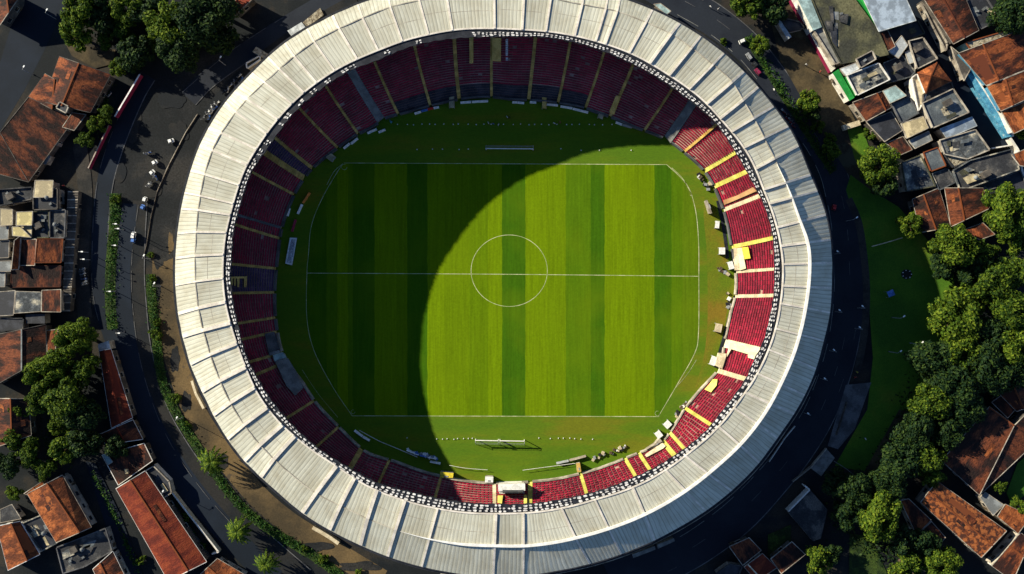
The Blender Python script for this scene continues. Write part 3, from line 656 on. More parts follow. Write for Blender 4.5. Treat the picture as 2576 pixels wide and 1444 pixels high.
verge([(289, 487), (288, 560), (281, 640), (277, 720), (279, 790), (284, 828)], 27, 'grass_median')
verge([(378, 690), (382, 760), (392, 830), (398, 900), (412, 970), (438, 1030), (474, 1090), (520, 1160), (574, 1236), (630, 1296), (700, 1346), (790, 1400), (860, 1450)], 24)
verge([(1880, 90), (1925, 160), (1970, 232), (2020, 310), (2075, 395), (2100, 430)], 26)
verge([(232, 1185), (270, 1260), (310, 1350), (352, 1450)], 16)
# worn edge lines and lane dashes
def dashes(pts, off, on, gap, w=1.3, mt='ramp', keep=.8):
    sp = offset_line(smooth_line(pts, 10), off); z = LV[0] + .004; m = MB(); acc = 0; seg = []; draw = True; lim = on
    for a, b in zip(sp, sp[1:]):
        seg.append(a); acc += math.hypot(b[0] - a[0], b[1] - a[1])
        if acc > lim:
            seg.append(b)
            if draw and random.random() < keep: m.sheet([[P(*p, z) for p in offset_line(seg, -w / 2)], [P(*p, z) for p in offset_line(seg, w / 2)]])
            draw = not draw; lim = (on if draw else gap) * random.uniform(.6, 1.4); acc = 0; seg = []
    struct('road_marking', m, mt)
lev()
RR = [(1720, 8), (1800, 55), (1880, 120), (1950, 205), (2010, 290), (2060, 362), (2092, 425), (2108, 480), (2124, 560), (2130, 650), (2132, 720), (2126, 800), (2112, 880), (2088, 960), (2052, 1045), (2000, 1125), (1935, 1205), (1850, 1290), (1750, 1365), (1640, 1425)]
for off, on, gp, w, k in ((-6, 26, 50, 1.0, .5), (33, 60, 22, 1.3, .8), (-30, 30, 70, 1.0, .5)): dashes(RR, off, on, gp, w, 'conc_dark' if off < 30 else 'ramp', k)
for pts, off in (([(326, 512), (310, 640), (312, 780), (338, 940), (396, 1100), (486, 1240), (610, 1380)], -22), ([(372, 190), (312, 310), (263, 462), (250, 660), (256, 760), (282, 850)], 19), ([(474, 248), (600, 142), (790, 22)], -22)): dashes(pts, off, 40, 18, 1.1, 'conc_dark', .85)
dashes([(326, 512), (310, 640), (312, 780), (338, 940), (396, 1100), (486, 1240), (610, 1380)], 26, 14, 30, 1.4, 'pave', .7)
# pitch
ANG = [2 * PI * k / 180 for k in range(180)]
flat('turf_surround', 'turf', [(CX + math.cos(a) * (FRO(a) + 8), CY + math.sin(a) * (FRO(a) + 8)) for a in ANG])
flat('worn_turf', 'worn', [(1775, 480), (1800, 520), (1826, 620), (1836, 700), (1832, 760), (1815, 850), (1790, 920), (1750, 975), (1770, 900), (1780, 800), (1778, 640), (1770, 540)], smooth=5)
PIT = [(865, 410), (1675, 413), (1722, 462), (1746, 520), (1757, 600), (1757, 840), (1745, 890), (1700, 970), (1656, 1047), (886, 1047), (838, 975), (790, 882), (772, 800), (772, 690), (776, 640), (783, 565), (815, 490)]
flat('pitch', 'pitch', PIT)
def line(pts, w=1.9, n=6):
    w *= .68
    sp = smooth_line(pts, n) if len(pts) > 2 else pts; z = LV[0] + .006
    m = MB(); m.sheet([[P(*p, z) for p in offset_line(sp, -w / 2)], [P(*p, z) for p in offset_line(sp, w / 2)]]); struct('pitch_line', m, 'line')
lev()
line([(865, 410), (1677, 414)]); line([(886, 1046), (1658, 1048)], 2.2)
line([(1677, 414), (1726, 462), (1748, 520), (1757, 600), (1758, 700), (1757, 840), (1746, 892), (1702, 970), (1656, 1048)], 2.4)
line([(862, 411), (815, 490), (784, 565), (776, 640), (772, 690), (772, 800), (790, 882), (838, 975), (886, 1046)])
line([(1690, 422), (1716, 447), (1733, 476), (1740, 490)], 1.6); line([(1740, 490), (1736, 492)], 1.6)
line([(858, 415), (840, 432), (822, 465)], 1.4)
line([(773, 687), (1280, 690), (1757, 695)], 2.0)
line([(1281 + 96 * math.cos(2 * PI * k / 48), 681 + 90 * math.sin(2 * PI * k / 48)) for k in range(49)], 1.9, 2)
for cx, cy, r in ((866, 420, 7), (1654, 1040, 6), (888, 1036, 5)): line([(cx + r * math.cos(2 * PI * k / 16), cy + r * math.sin(2 * PI * k / 16)) for k in range(14)], 1.2, 2)
# ditch along the sunny stand: flat dark strips, its shade put into the colour
for pts, w in (([(1806, 505), (1818, 560), (1826, 610), (1830, 650)], 9), ([(1850, 745), (1838, 790), (1822, 850), (1806, 905), (1800, 925)], 10), ([(1772, 972), (1745, 1010), (1722, 1045)], 9)):
    band('shaded_ditch', 'steel', pts, w)
line([(1700, 975), (1730, 940), (1752, 905)], 1.2); line([(760, 930), (800, 990), (850, 1050)], 1.0)

# rails of pipe with posts
def rail(name, pts, label, h=1.05, mt='white', post=22, r=.06, cat='railing'):
    sp = smooth_line(pts, 6); o = thing(name, label, cat, P(*pts[len(pts) // 2], 0)); m = MB()
    for a, b in zip(sp, sp[1:]): m.cyl(P(*a, h), P(*b, h), r, r, 6)
    m.build('top_rail', [M[mt]], o, o.location); m = MB(); acc = 0
    for a, b in zip(sp, sp[1:]):
        acc += math.hypot(b[0] - a[0], b[1] - a[1])
        if acc > post: acc = 0; m.cyl(P(*b, 0), P(*b, h), r * .8, r * .8, 6)
    m.build('posts', [M[mt]], o, o.location)
for a0, a1, lab, off, hh in ((18, 108, 'long dark railing hugging the stadium foot beside the right ring road', 9, 1.2), (120, 205, 'long dark railing at the left stadium foot along the brown path', 5, 1.1)):
    rail('perimeter_fence', [(CX + math.cos(math.radians(d)) * (OUT(math.radians(d)) + off - 2), CY + math.sin(math.radians(d)) * (OUT(math.radians(d)) + off - 2)) for d in range(a0, a1, 6)], lab, hh, 'wall', 24, .10, 'fence')
# goals: frame lying across, net behind
def goal(x0, y0, x1, y1, label, back):
    r = thing('football_goal', label, 'goal', P((x0 + x1) / 2, (y0 + y1) / 2, 0))
    a, b = P(x0, y0, 0), P(x1, y1, 0); up = Vector((0, 0, 2.4)); bk = Vector((0, back, 0))
    f = MB(); f.cyl(a + up, b + up, .13, .13); f.build('crossbar', [M['white']], r, r.location)
    for p in (a, b):
        f = MB(); f.cyl(p, p + up, .11, .11); f.build('post', [M['white']], r, r.location)
        f = MB(); f.cyl(p + up, p + bk * .4 + up, .06, .06); f.cyl(p + bk * .4 + up, p + bk + Vector((0, 0, .1)), .06, .06); f.build('net_stay', [M['p_grey']], r, r.location)
    f = MB()
    for k in range(9): q = a.lerp(b, k / 8); f.cyl(q + bk * .4 + up, q + bk + Vector((0, 0, .1)), .02, .02, 4)
    for k in range(5): t = k / 4; d = (bk * .4 + up).lerp(bk + Vector((0, 0, .1)), t); f.cyl(a + d, b + d, .02, .02, 4)
    f.build('net', [M['p_grey']], r, r.location)
goal(1223, 377, 1341, 378, 'long white goal frame standing on the shaded grass of the far touchline', 1.2)
goal(1197, 1104, 1254, 1105, 'white goal frame of the sunny near touchline, the one nearer the pitch shadow', -1.4)
goal(1258, 1105, 1319, 1106, 'white goal frame of the sunny near touchline, the one farther from the pitch shadow', -1.4)
# marker cones
cone = MB(); cone.cyl((0, 0, 0), (0, 0, .04), .15, .15, 10); cone.cyl((0, 0, .04), (0, 0, .3), .11, .03, 10)
c0 = None
def cones(pts, label, group):
    global c0
    for x, y in pts:
        if c0 is None: c0 = tag(cone.build('marker_cone', [M['p_white']]), label, 'cone', group); o = c0
        else: o = c0.copy(); COL.objects.link(o); o['label'] = label; o['group'] = group
        o.location = P(x, y, LV[0] + .01)
cones([(1004 + k * 19 + random.uniform(-5, 5), 313 + random.uniform(-1.5, 1.5)) for k in range(29)], 'small white marker cone in the dotted row on the shaded grass below the far stand', 'marker cones of the far row')
cones([(1049, 376), (1088, 375), (1113, 375), (1155, 376), (1178, 375), (1411, 374), (1462, 378), (1508, 378), (1588, 378)], 'small white marker cone in the sparse row level with the far goal', 'marker cones beside the far goal')
cones([(x + random.uniform(-3, 3), 1103 + random.uniform(-2, 2)) for x in (1024, 1100, 1112, 1126, 1140, 1152, 1166, 1178, 1188, 1358, 1384, 1402, 1420, 1433, 1446, 1460, 1490)], 'small white marker cone in the dotted row beside the near goals', 'marker cones of the near row')

# advertising boards round the pitch (each one stands on its own feet)
def board(x0, y0, x1, y1, mt, label, h=.9, group='advertising boards round the pitch', lean=.35, zb=4.0):
    a, b = P(x0, y0, zb), P(x1, y1, zb); a.z = b.z = 0; d = (b - a); n = Vector((-d.y, d.x, 0)).normalized(); c = (a + b) / 2
    if n.dot(c) > 0: n = -n                           # face to the pitch
    r = thing('advertising_board', label, 'board', c, 0, group)
    m = MB(); th = Vector((0, 0, 0)); up = Vector((0, 0, h))
    m.hull([a + n * lean, b + n * lean, b + n * (lean - .08), a + n * (lean - .08)], [a + up, b + up, b - n * .08 + up, a - n * .08 + up])
    m.build('panel', [M[mt]], r, c)
    m = MB()
    for t in (.1, .9): q = a.lerp(b, t); m.beam(q - n * .5 + Vector((0, 0, .08)), q - n * .05 + Vector((0, 0, h * .8)), .06, .06)
    m.build('strut', [M['steel']], r, c); return r
B = [('L', 1335, 1395, 1405, 1335, 'p_white'), ('L', 1420, 1340, 1500, 1275, 'p_white'), ('L', 1615, 1215, 1725, 1165, 'p_white'), ('L', 1745, 1205, 1825, 1172, 'p_white'),
     ('A', 725, 1275, 800, 1250, 'p_white'), ('A', 805, 1245, 880, 1225, 'p_blue'), ('A', 880, 1225, 945, 1205, 'p_red'), ('A', 950, 1208, 1012, 1196, 'p_white'),
     ('A', 1265, 1145, 1390, 1135, 'p_white'), ('A', 1400, 1135, 1590, 1125, 'p_white'), ('A', 1875, 1140, 1930, 1140, 'p_white'), ('A', 1935, 1142, 2015, 1148, 'p_white'),
     ('B', 60, 1138, 135, 1142, 'p_white'), ('B', 258, 1165, 390, 1175, 'p_white'), ('B', 420, 1188, 560, 1210, 'p_white'), ('B', 565, 1215, 745, 1260, 'p_white'), ('B', 1070, 1375, 1145, 1402, 'p_white'), ('B', 1150, 1405, 1260, 1435, 'p_grey'),
     ('H', 1090, 288, 1230, 340, 'p_white'), ('H', 1240, 345, 1330, 365, 'p_blue'), ('H', 1335, 365, 1430, 385, 'p_white'), ('H', 1360, 420, 1480, 445, 'p_white'), ('H', 450, 95, 545, 165, 'p_white'), ('H', 550, 170, 630, 215, 'p_white'),
     ('G', 940, 165, 1080, 135, 'p_grey'), ('G', 1090, 130, 1280, 80, 'wall'), ('K', 1560, 840, 1480, 960, 'p_orange'), ('K', 1470, 975, 1420, 1085, 'p_white'), ('K', 1395, 1150, 1355, 1290, 'p_maroon'), ('K', 1325, 1020, 1300, 1110, 'p_white')]
cn = {'p_white': 'white', 'p_blue': 'blue and silver', 'p_red': 'red', 'p_grey': 'grey', 'wall': 'brownish', 'p_orange': 'orange', 'p_maroon': 'maroon'}
wh = {'L': 'under the upper left stand', 'A': 'in front of the far stand', 'B': 'below the far stand right of centre', 'H': 'beside the near left stand', 'G': 'in front of the near stand right of the press box', 'K': 'on the grass before the left stand'}
cntb = {}
for t, a, b, c, d, mt in B:
    k = (t, mt); cntb[k] = cntb.get(k, 0) + 1
order = ['first', 'second', 'third', 'fourth', 'fifth', 'sixth', 'seventh']
seen = {}
for t, a, b, c, d, mt in B:
    k = (t, mt); seen[k] = seen.get(k, 0) + 1
    lab = 'low %s board %s' % (cn[mt], wh[t])
    if cntb[k] > 1: lab = 'low %s board, %s of %d %s' % (cn[mt], order[seen[k] - 1], cntb[k], wh[t])
    board(*Z(t, a, b), *Z(t, c, d), mt, lab, h=1.1, lean=.45, zb=0 if t == 'K' or (t == 'H' and a > 1000) or t == 'G' else 4.5)
rail('perimeter_rail', ZL('H', 540, 60, 760, 180, 950, 260, 1210, 370), 'long pale pipe rail crossing the dark grass by the lower left stand', r=.06)
rail('perimeter_rail', ZL('H', 1580, 465, 1740, 495, 1900, 510, 2022, 518), 'pale pipe rail on the sunny grass left of the press box', r=.05)
rail('perimeter_rail', ZL('G', 550, 245, 700, 225, 850, 205, 1160, 165), 'pale pipe rail on the sunny grass right of the press box', r=.05)
rail('wire_fence', [(2193, 620), (2230, 610), (2270, 598)], 'pale post and wire fence crossing the dark lawn toward the corner tree', 1.2, 'cream', 12, .12, 'fence')
rail('wire_fence', ZL('s4', 500, 595, 600, 660, 690, 740), 'thin grey wire fence along the bottom end of the dark lawn', 1.2, 'tin', 12, .09, 'fence')

# touchline furniture
def cabinet(x, y, w, d, h, rz, mt, label, name='dugout'):
    r = thing(name, label, 'shelter' if name == 'dugout' else name.replace('_', ' '), P(x, y, 0), rz)
    m = MB(); m.box((0, 0, h - .08), (w, d, .16)); o = m.build('roof', [M[mt]], r); o.location = (0, 0, 0)
    m = MB(); m.box((w / 2 - .06, 0, (h - .16) / 2), (.12, d, h - .16)); m.build('back_panel', [M['p_grey']], r)
    for s in (-1, 1): m = MB(); m.box((-.06, s * (d / 2 - .05), (h - .16) / 2), (w - .24, .1, h - .16)); m.build('side_panel', [M['p_grey']], r)
    m = MB(); m.box((w / 2 - .5, 0, .42), (.5, d - .3, .08)); m.box((w / 2 - .5, 0, .2), (.1, d - .4, .36)); m.build('bench', [M['p_navy']], r)
    return r
cabinet(1812, 632, 1.5, 1.7, 2.0, 0, 'p_white', 'white square dugout on worn grass before the small yellow cover')
cabinet(1834, 668, 1.3, 1.9, 2.0, .3, 'p_white', 'white dugout with rounded shadow close to the sunny stand wall')
cabinet(1803, 824, 1.7, 2.1, 2.0, -.2, 'cream', 'cream dugout alone on the worn grass by the dark channel')
cabinet(1790, 906, 1.4, 2.3, 2.0, -.35, 'p_white', 'white dugout at the lower end of the dark channel')
cabinet(1801, 566, 1.0, 1.8, 1.6, -.1, 'p_white', 'narrow white dugout left of the upper dark channel')
cabinet(1676, 1065, 1.6, 1.7, 2.0, -.8, 'p_white', 'white dugout beside the lower right pitch corner')
cabinet(1654, 1090, 1.7, 1.5, 2.0, -.9, 'p_white', 'white dugout on brown ground between two sunny stairs')
cabinet(*Z('A', 1180, 1195), 2.9, 1.3, 1.8, 1.57, 'tin_c', 'wooden toned dugout by the far stand stair')
cabinet(*Z('B', 220, 1200), 3.0, 1.1, 1.8, 1.57, 'stair', 'ochre dugout with slatted roof before the far stand')
cabinet(*Z('B', 880, 1320), 2.9, 1.3, 1.8, 1.25, 'tin_c', 'pinkish dugout right of the white board row at the far stand')
cabinet(*Z('A', 1818, 1050), 2.0, 2.0, 1.6, 1.57, 'p_orange', 'small orange framed dugout at the middle of the far stand')
cabinet(*Z('K', 1808, 435), 1.6, 1.9, 1.8, .9, 'tin_c', 'pale dugout at the upper left pitch corner')
cabinet(*Z('A', 1725, 1117), 1.2, .8, 1.2, 1.57, 'tin_c', 'tiny pale dugout below the far stand platform')
for t, c, mt, lab in (('H', (1472, 540, 1630, 555, 1622, 610, 1478, 604), 'p_yellow', 'yellow flat topped cabin at the foot of the lower stand stair'),
                      ('G', (1168, 165, 1212, 160, 1226, 262, 1180, 268), 'stair', 'ochre narrow cabin before the lower right stand'),
                      ('G', (118, 315, 212, 320, 208, 385, 115, 385), 'p_white', 'white box cabin left of the press box'),
                      ('F', (240, 575, 430, 478, 400, 440, 340, 510), 'wall', 'brownish sloping shelter beside the sunny twin stairs'),
                      ('D', (348, 290, 372, 290, 428, 440, 400, 450), 'wall', 'long brownish shelter on the grass before the sunny stand')):
    q = ZL(t, *c); cc = P(sum(p[0] for p in q) / 4, sum(p[1] for p in q) / 4, 0); r = thing('cabin', lab, 'cabin', cc)
    def cab(z0, z1, sc, name, mat_, rr=r, qq=q):
        b = [P(*p, 2.2) for p in qq]; b = [Vector((rr.location.x + (v.x - rr.location.x) * sc, rr.location.y + (v.y - rr.location.y) * sc, z1)) for v in b]
        if area2(b) < 0: b.reverse()
        m = MB(); m.hull([Vector((v.x, v.y, z0)) for v in b], b); m.build(name, [M[mat_]], rr, rr.location)
    cab(0, 2.2, .92, 'wall', 'wall'); cab(2.2, 2.36, 1.0, 'roof', mt); cab(2.36, 2.42, .3, 'roof_hatch', 'p_grey')
# slab sign lying on trestles at the left touchline: white with dense dark lettering-like marks
sg = thing('lettered_sign', 'long white sign panel with dense blue black marks beside the left touchline', 'sign', P(733, 630, 0))
q = ZL('J', 1472, 0, 1553, 5, 1497, 320, 1418, 300); b = [P(*p, .9) for p in q]
if area2(b) < 0: b.reverse()
m = MB(); m.hull([p - Vector((0, 0, .12)) for p in b], b); m.build('panel', [M['p_white']], sg, sg.location)
m = MB(); c0_, c1_, c2_, c3_ = [P(*p, .91) for p in q]
for k in range(26):
    v = .06 + .88 * (k + .5) / 26
    u = .16 + random.random() * .1
    while u < .82:
        l = random.uniform(.03, .16); hh = .011 * random.uniform(.6, 1.3)
        pts = [c0_.lerp(c1_, x).lerp(c3_.lerp(c2_, x), y) for x, y in ((u, v - hh), (min(.86, u + l), v - hh), (min(.86, u + l), v + hh), (u, v + hh))]
        if area2(pts) < 0: pts.reverse()
        m.hull([p for p in pts], [p + Vector((0, 0, .01)) for p in pts]); u += l + random.uniform(.02, .07)
m.build('lettering', [M['p_navy']], sg, sg.location)
m = MB()
for x in (.1, .9):
    for y in (.1, .5, .9): p = c0_.lerp(c1_, x).lerp(c3_.lerp(c2_, x), y); m.cyl((p.x, p.y, 0), (p.x, p.y, .78), .05, .05, 6)
m.build('trestles', [M['steel']], sg, sg.location)

# leafy ground cover on the verges: nobody could count it
def cover(name, runs, leaf, dens, ls, seed):
    rnd = random.Random(seed); m = MB()
    for pts, w in runs:
        sp = smooth_line(pts, 8)
        for a, b in zip(sp, sp[1:]):
            l = math.hypot(b[0] - a[0], b[1] - a[1]); nx, ny = -(b[1] - a[1]) / l, (b[0] - a[0]) / l; cm = .35 + .65 * max(0, min(1, .5 + 1.2 * mnoise.noise((a[0] * .02, a[1] * .02, seed))))
            for k in range(int(l * w * dens * cm)):
                t = rnd.random(); o = rnd.gauss(0, .27) * w; x, y = lerp(a[0], b[0], t) + nx * o, lerp(a[1], b[1], t) + ny * o
                h = .2 + rnd.random() * 1.1 * max(0, .5 + mnoise.noise((x * .06, y * .06, 2))); c = P(x, y, h)
                nv = Vector((rnd.uniform(-1, 1), rnd.uniform(-1, 1), .9)).normalized(); u = nv.orthogonal().normalized(); v = nv.cross(u); an = rnd.uniform(0, 6.28); u, v = u * math.cos(an) + v * math.sin(an), v * math.cos(an) - u * math.sin(an); s_ = ls * rnd.uniform(.6, 1.3)
                m.face([c - u * s_, c - v * s_ * .6, c + u * s_, c + v * s_ * .6])
    o = m.build(name, [M[leaf]]); o['kind'] = 'stuff'; return o
# ---------------------------------------------------------------- buildings
def xy(v, z): return Vector((v.x, v.y, z))
def walls_of(r, foot, z1, wall, win=True, door=True, tops=None):
    n = len(foot); m = MB()
    top = tops or [z1] * n
    m.hull([xy(p, 0) for p in foot], [xy(p, t) for p, t in zip(foot, top)])
    m.build('wall', [M[wall]], r, r.location)
    if not win: return
    c = sum(foot, Vector()) / n; best = None
    for i in range(n):
        a, b = foot[i], foot[(i + 1) % n]; d = xy(b - a, 0); L = d.length
        if L < 3: continue
        d.normalize(); nv = Vector((d.y, -d.x, 0))
        if nv.dot(xy((a + b) / 2 - c, 0)) < 0: nv = -nv
        if nv.dot(xy(-c, 0).normalized()) < .25: continue
        if best is None or L > best[0]: best = (L, a, d, nv)
        k = min(4, int(L / 3.2)); hh = min(top[i], top[(i + 1) % n])
        for j in range(k):
            p = a + d * (L * (j + .5) / k) + nv * .03; rz = math.atan2(d.y, d.x)
            m = MB(); m.box((p.x, p.y, min(hh - 1.2, 1.7)), (1.1, .1, 1.1), rz); w = m.build('window', [M['glass']], r, r.location)
            m = MB()
            for s in (-1, 1): q = p + d * s * .6 + nv * .03; m.box((q.x, q.y, min(hh - 1.2, 1.7)), (.1, .12, 1.3), rz)
            q = p + nv * .04; m.box((q.x, q.y, min(hh - 1.2, 1.7) - .62), (1.4, .2, .1), rz); o = m.build('frame', [M['wall']], w, r.location); o.location = (0, 0, 0)
    if best and door and best[0] > 4:
        L, a, d, nv = best; p = a + d * (L * .18) + nv * .05; m = MB(); m.box((p.x, p.y, 1.0), (.9, .1, 2.0), math.atan2(d.y, d.x)); m.build('door', [M['bark']], r, r.location)
def slab_quad(m, q, th=.16, uv=True):
    u = (q[1] - q[0]).normalized(); nrm = (q[1] - q[0]).cross(q[3] - q[0]).normalized(); v = nrm.cross(u)
    if nrm.z < 0: q = [q[0], q[3], q[2], q[1]]
    o = random.uniform(0, 40); uvt = [((p - q[0]).dot(u) + o, (p - q[0]).dot(v) + o * .7) for p in q]
    m.hull([p - Vector((0, 0, th)) for p in q], q, uvt=uvt)
def inset(pts, d):
    c = sum(pts, Vector()) / len(pts); out = []
    for p in pts: w = xy(c - p, 0); l = w.length; out.append(p + w / l * min(d * 1.4, l * .4))
    return out
def house(kind, q, mt, label, name='house', wall='wall', h=3.3, rh=1.7, ov=.35, rs=.5, re=None, par='wall', cat=None, win=True, ph=.5, group=None, tops=None, cap='tile_o', bits=()):
    h += random.uniform(-.15, .15)
    c2 = [P(*p, h) for p in q]
    if area2(c2) < 0 and kind in ('flat', 'hip'): q = q[::-1]; c2 = c2[::-1]
    c = sum(c2, Vector()) / len(c2)
    r = thing(name, label, cat or 'house', xy(c, 0), 0, group); L = r.location
    if par == 'wall_d' and kind == 'flat': par = random.choice(('wall_d', 'conc_dark', 'moss', 'wall', 'flat_d', 'patch')); ph *= random.uniform(.5, 1.1)
    if kind == 'gable':
        a, b, cc, d = c2; re_ = rs if re is None else re
        R0, R1 = P(*lp(q[0], q[1], rs), h + rh), P(*lp(q[3], q[2], re_), h + rh)
        for s in ((R0, R1, d, a), (R1, R0, b, cc)):
            m = MB(); slab_quad(m, list(s)); m.build('roof_slope', [M[mt]], r, L)
        m = MB(); m.beam(R0 + Vector((0, 0, .1)), R1 + Vector((0, 0, .1)), .32, .16); m.build('ridge_cap', [M[cap]], r, L)
        for s, e in ((a, d), (b, cc)): m = MB(); m.beam(s + Vector((0, 0, -.02)), e + Vector((0, 0, -.02)), .18, .14); m.build('gutter', [M[par]], r, L)
        for g3 in ((a, R0, b), (cc, R1, d)):
            m = MB()
            for s, e in zip(g3, g3[1:]): m.beam(s + Vector((0, 0, .06)), e + Vector((0, 0, .06)), .16, .18)
            m.build('verge_trim', [M[par]], r, L)
        for k in range(random.choice((1, 2, 3))):                        # newer or older tiles let into the slopes
            s = random.choice(((R0, R1, d, a), (R1, R0, b, cc))); u0, v0 = random.uniform(.08, .7), random.uniform(.1, .65); uu, vv = random.uniform(.08, .2), random.uniform(.15, .3)
            q4 = [s[0].lerp(s[1], x).lerp(s[3].lerp(s[2], x), y) + Vector((0, 0, .05)) for x, y in ((u0, v0), (u0 + uu, v0), (u0 + uu, v0 + vv), (u0, v0 + vv))]
            m = MB(); slab_quad(m, q4, .06); m.build('tile_patch', [M[random.choice(('tile', 'tile_d', 'tile_o', 'tile_m'))]], r, L)
        f = inset(c2, ov); walls_of(r, f, h - .25, wall, win)
        m = MB(); r0, r1 = R0.lerp(R1, .04) - Vector((0, 0, .35)), R1.lerp(R0, .04) - Vector((0, 0, .35))
        m.face([xy(f[0], h - .25), xy(f[1], h - .25), r0]); m.face([xy(f[2], h - .25), xy(f[3], h - .25), r1]); m.build('gable', [M[wall]], r, L)
    elif kind == 'hip':
        ap = P(*rs, h + rh)
        for i in range(len(c2)):
            s, e = c2[i], c2[(i + 1) % len(c2)]; m = MB(); u = (e - s).normalized(); nn = (e - s).cross(ap - s).normalized(); v = nn.cross(u)
            m.hull([p - Vector((0, 0, .15)) for p in (s, e, ap)], [s, e, ap], uvt=[((p - s).dot(u), (p - s).dot(v)) for p in (s, e, ap)]); m.build('roof_slope', [M[mt]], r, L)
        m = MB()
        for p in c2: m.beam(p + Vector((0, 0, .08)), ap + Vector((0, 0, .08)), .26, .14)
        m.build('hip_cap', [M[cap]], r, L)
        walls_of(r, inset(c2, ov), h - .2, wall, win)
    elif kind == 'shed':
        tp = tops or [h, h, h + rh, h + rh]; w = [P(*p, z) for p, z in zip(q, tp)]
        m = MB(); slab_quad(m, w); m.build('roof', [M[mt]], r, L)
        m = MB()
        for i in range(4): m.beam(w[i] + Vector((0, 0, .05)), w[(i + 1) % 4] + Vector((0, 0, .05)), .16, .2)
        m.build('edge_trim', [M[par]], r, L)
        f = inset(w, ov); walls_of(r, f, h - .3, wall, win, tops=[z - .3 for z in tp])
    else:
        if kind == 'flat' and par:
            m = MB(); n = len(c2); e = [p + Vector((0, 0, ph)) for p in c2]
            for i in range(n):
                a, b = e[i], e[(i + 1) % n]; d = (b - a).normalized() * .14; m.beam(a + d, b - d if i % 2 else b + d * 0, .26, ph + .1 + .003 * i)
            m.build('parapet', [M[par]], r, L)
        m = MB(); m.hull([p - Vector((0, 0, .2)) for p in inset(c2, .05)], inset(c2, .05)); m.build('roof', [M[mt]], r, L)
        walls_of(r, inset(c2, .12), h - .2, wall, win)
        ar_ = abs(area2(c2)) / 2
        if name == 'house' and ar_ > 25:
            e0 = [c2[0], c2[1], c2[-2], c2[-1]]
            for k in range(min(9, int(ar_ / 11))):
                u0, v0 = random.uniform(.06, .7), random.uniform(.06, .7); uu, vv = random.uniform(.1, .34), random.uniform(.1, .34); z0 = random.choice((.03, .05, .07, .3, .6)); tl = random.uniform(-.1, .1)
                q4 = [e0[0].lerp(e0[1], min(.95, x)).lerp(e0[3].lerp(e0[2], min(.95, x)), min(.95, y)) + Vector((0, 0, z0 + (tl if z0 > .2 else 0) * (x - u0) * 6)) for x, y in ((u0, v0), (u0 + uu, v0 + random.uniform(-.03, .03)), (u0 + uu, v0 + vv), (u0, v0 + vv + random.uniform(-.03, .03)))]
                m = MB(); slab_quad(m, q4, .05 if z0 > .2 else .25); m.build('roof_sheet' if z0 > .2 else 'roof_patch', [M[random.choice(PATCH)]], r, L)
        for bt in bits:
            p0 = c2[0].lerp(c2[1], random.uniform(.2, .8)).lerp(c2[-1].lerp(c2[-2], random.uniform(.2, .8)), random.uniform(.25, .75))
            if bt == 'tank': m = MB(); m.cyl(p0, p0 + Vector((0, 0, 1.0)), .5, .5, 10); m.cyl(p0 + Vector((0, 0, 1.0)), p0 + Vector((0, 0, 1.2)), .5, .15, 10); m.build('water_tank', [M['tin']], r, L)
            elif bt == 'vent': m = MB(); m.box(p0 + Vector((0, 0, .25)), (.7, .5, .5), random.random()); m.build('roof_vent', [M['tin']], r, L)
            elif bt == 'hut': m = MB(); m.box(p0 + Vector((0, 0, .7)), (1.8, 1.5, 1.4), .5); m.build('stair_hut', [M['wall_d']], r, L)
    return r
PATCH = ('patch', 'flat_d', 'flat_g', 'rubble', 'tin', 'tin_k', 'moss', 'tin_c', 'flat_d', 'tin_k')
def Hs(kind, t, c, mt, label, **k): return house(kind, ZL(t, *c), mt, label, **k)
# north-west
Hs('gable', 'n1', (448, 425, 835, 560, 680, 850, 330, 770), 'tile', 'rust red gabled house with a lit upper left slope by the dirt yard', rs=.38, h=4.2, wall='wall_d', par='wall_d')
Hs('gable', 'n1', (340, 555, 415, 600, 400, 830, 215, 730), 'tile', 'orange lit side wing joined to the rust red gabled house', rs=.95, h=3.7, rh=1.0, wall='wall_d', par='wall_d', name='house_wing')
Hs('shed', 'n1', (0, 1000, 215, 732, 560, 900, 215, 1375), 'tile_d', 'long dark red tiled house reaching the left picture edge', h=3.4, tops=[4.6, 4.6, 3.0, 3.0], wall='wall_d', par='wall_d')
Hs('shed', 'n1', (-120, 1130, 0, 1000, 215, 1375, -60, 1300), 'tile_d', 'dark red roof piece cut by the left picture edge', h=3.1, tops=[4.2, 4.3, 2.9, 2.9], wall='wall_d', par='wall_d')
Hs('shed', 'n1', (545, 850, 650, 865, 560, 985, 470, 960), 'tile_d', 'small dark lean to below the skylight of the rust red house', h=2.9, rh=.5, wall='wall_d', name='shed', cat='shed', win=False)
Hs('flat', 'n1', (455, 770, 520, 805, 500, 855, 425, 815), 'tin_k', 'dark sunken lightwell box on the rust red roof', h=5.6, wall='wall_d', name='roof_light', cat='roof light', win=False, ph=.3)
Hs('flat', 'n1', (430, 1060, 445, 1075, 425, 1105, 398, 1090), 'tin', 'small grey tin awning beside the long dark red house', h=2.6, name='awning', cat='awning', win=False, par=None)
Hs('flat', 'n1', (350, 1165, 385, 1175, 345, 1245, 305, 1235), 'tin', 'larger grey tin awning beside the long dark red house', h=2.5, name='awning', cat='awning', win=False, par=None)
Hs('gable', 'n1', (-40, -60, 130, -60, 130, 0, 0, 190), 'tile_d', 'maroon roofed house in the top left corner of the picture', h=4, wall='wall_d')
Hs('shed', 'n1', (1740, 40, 1800, -20, 1920, -20, 1775, 115), 'tile_r', 'small red roof at the top edge beside the dark trees', h=3.2, rh=.6, wall='wall_d')
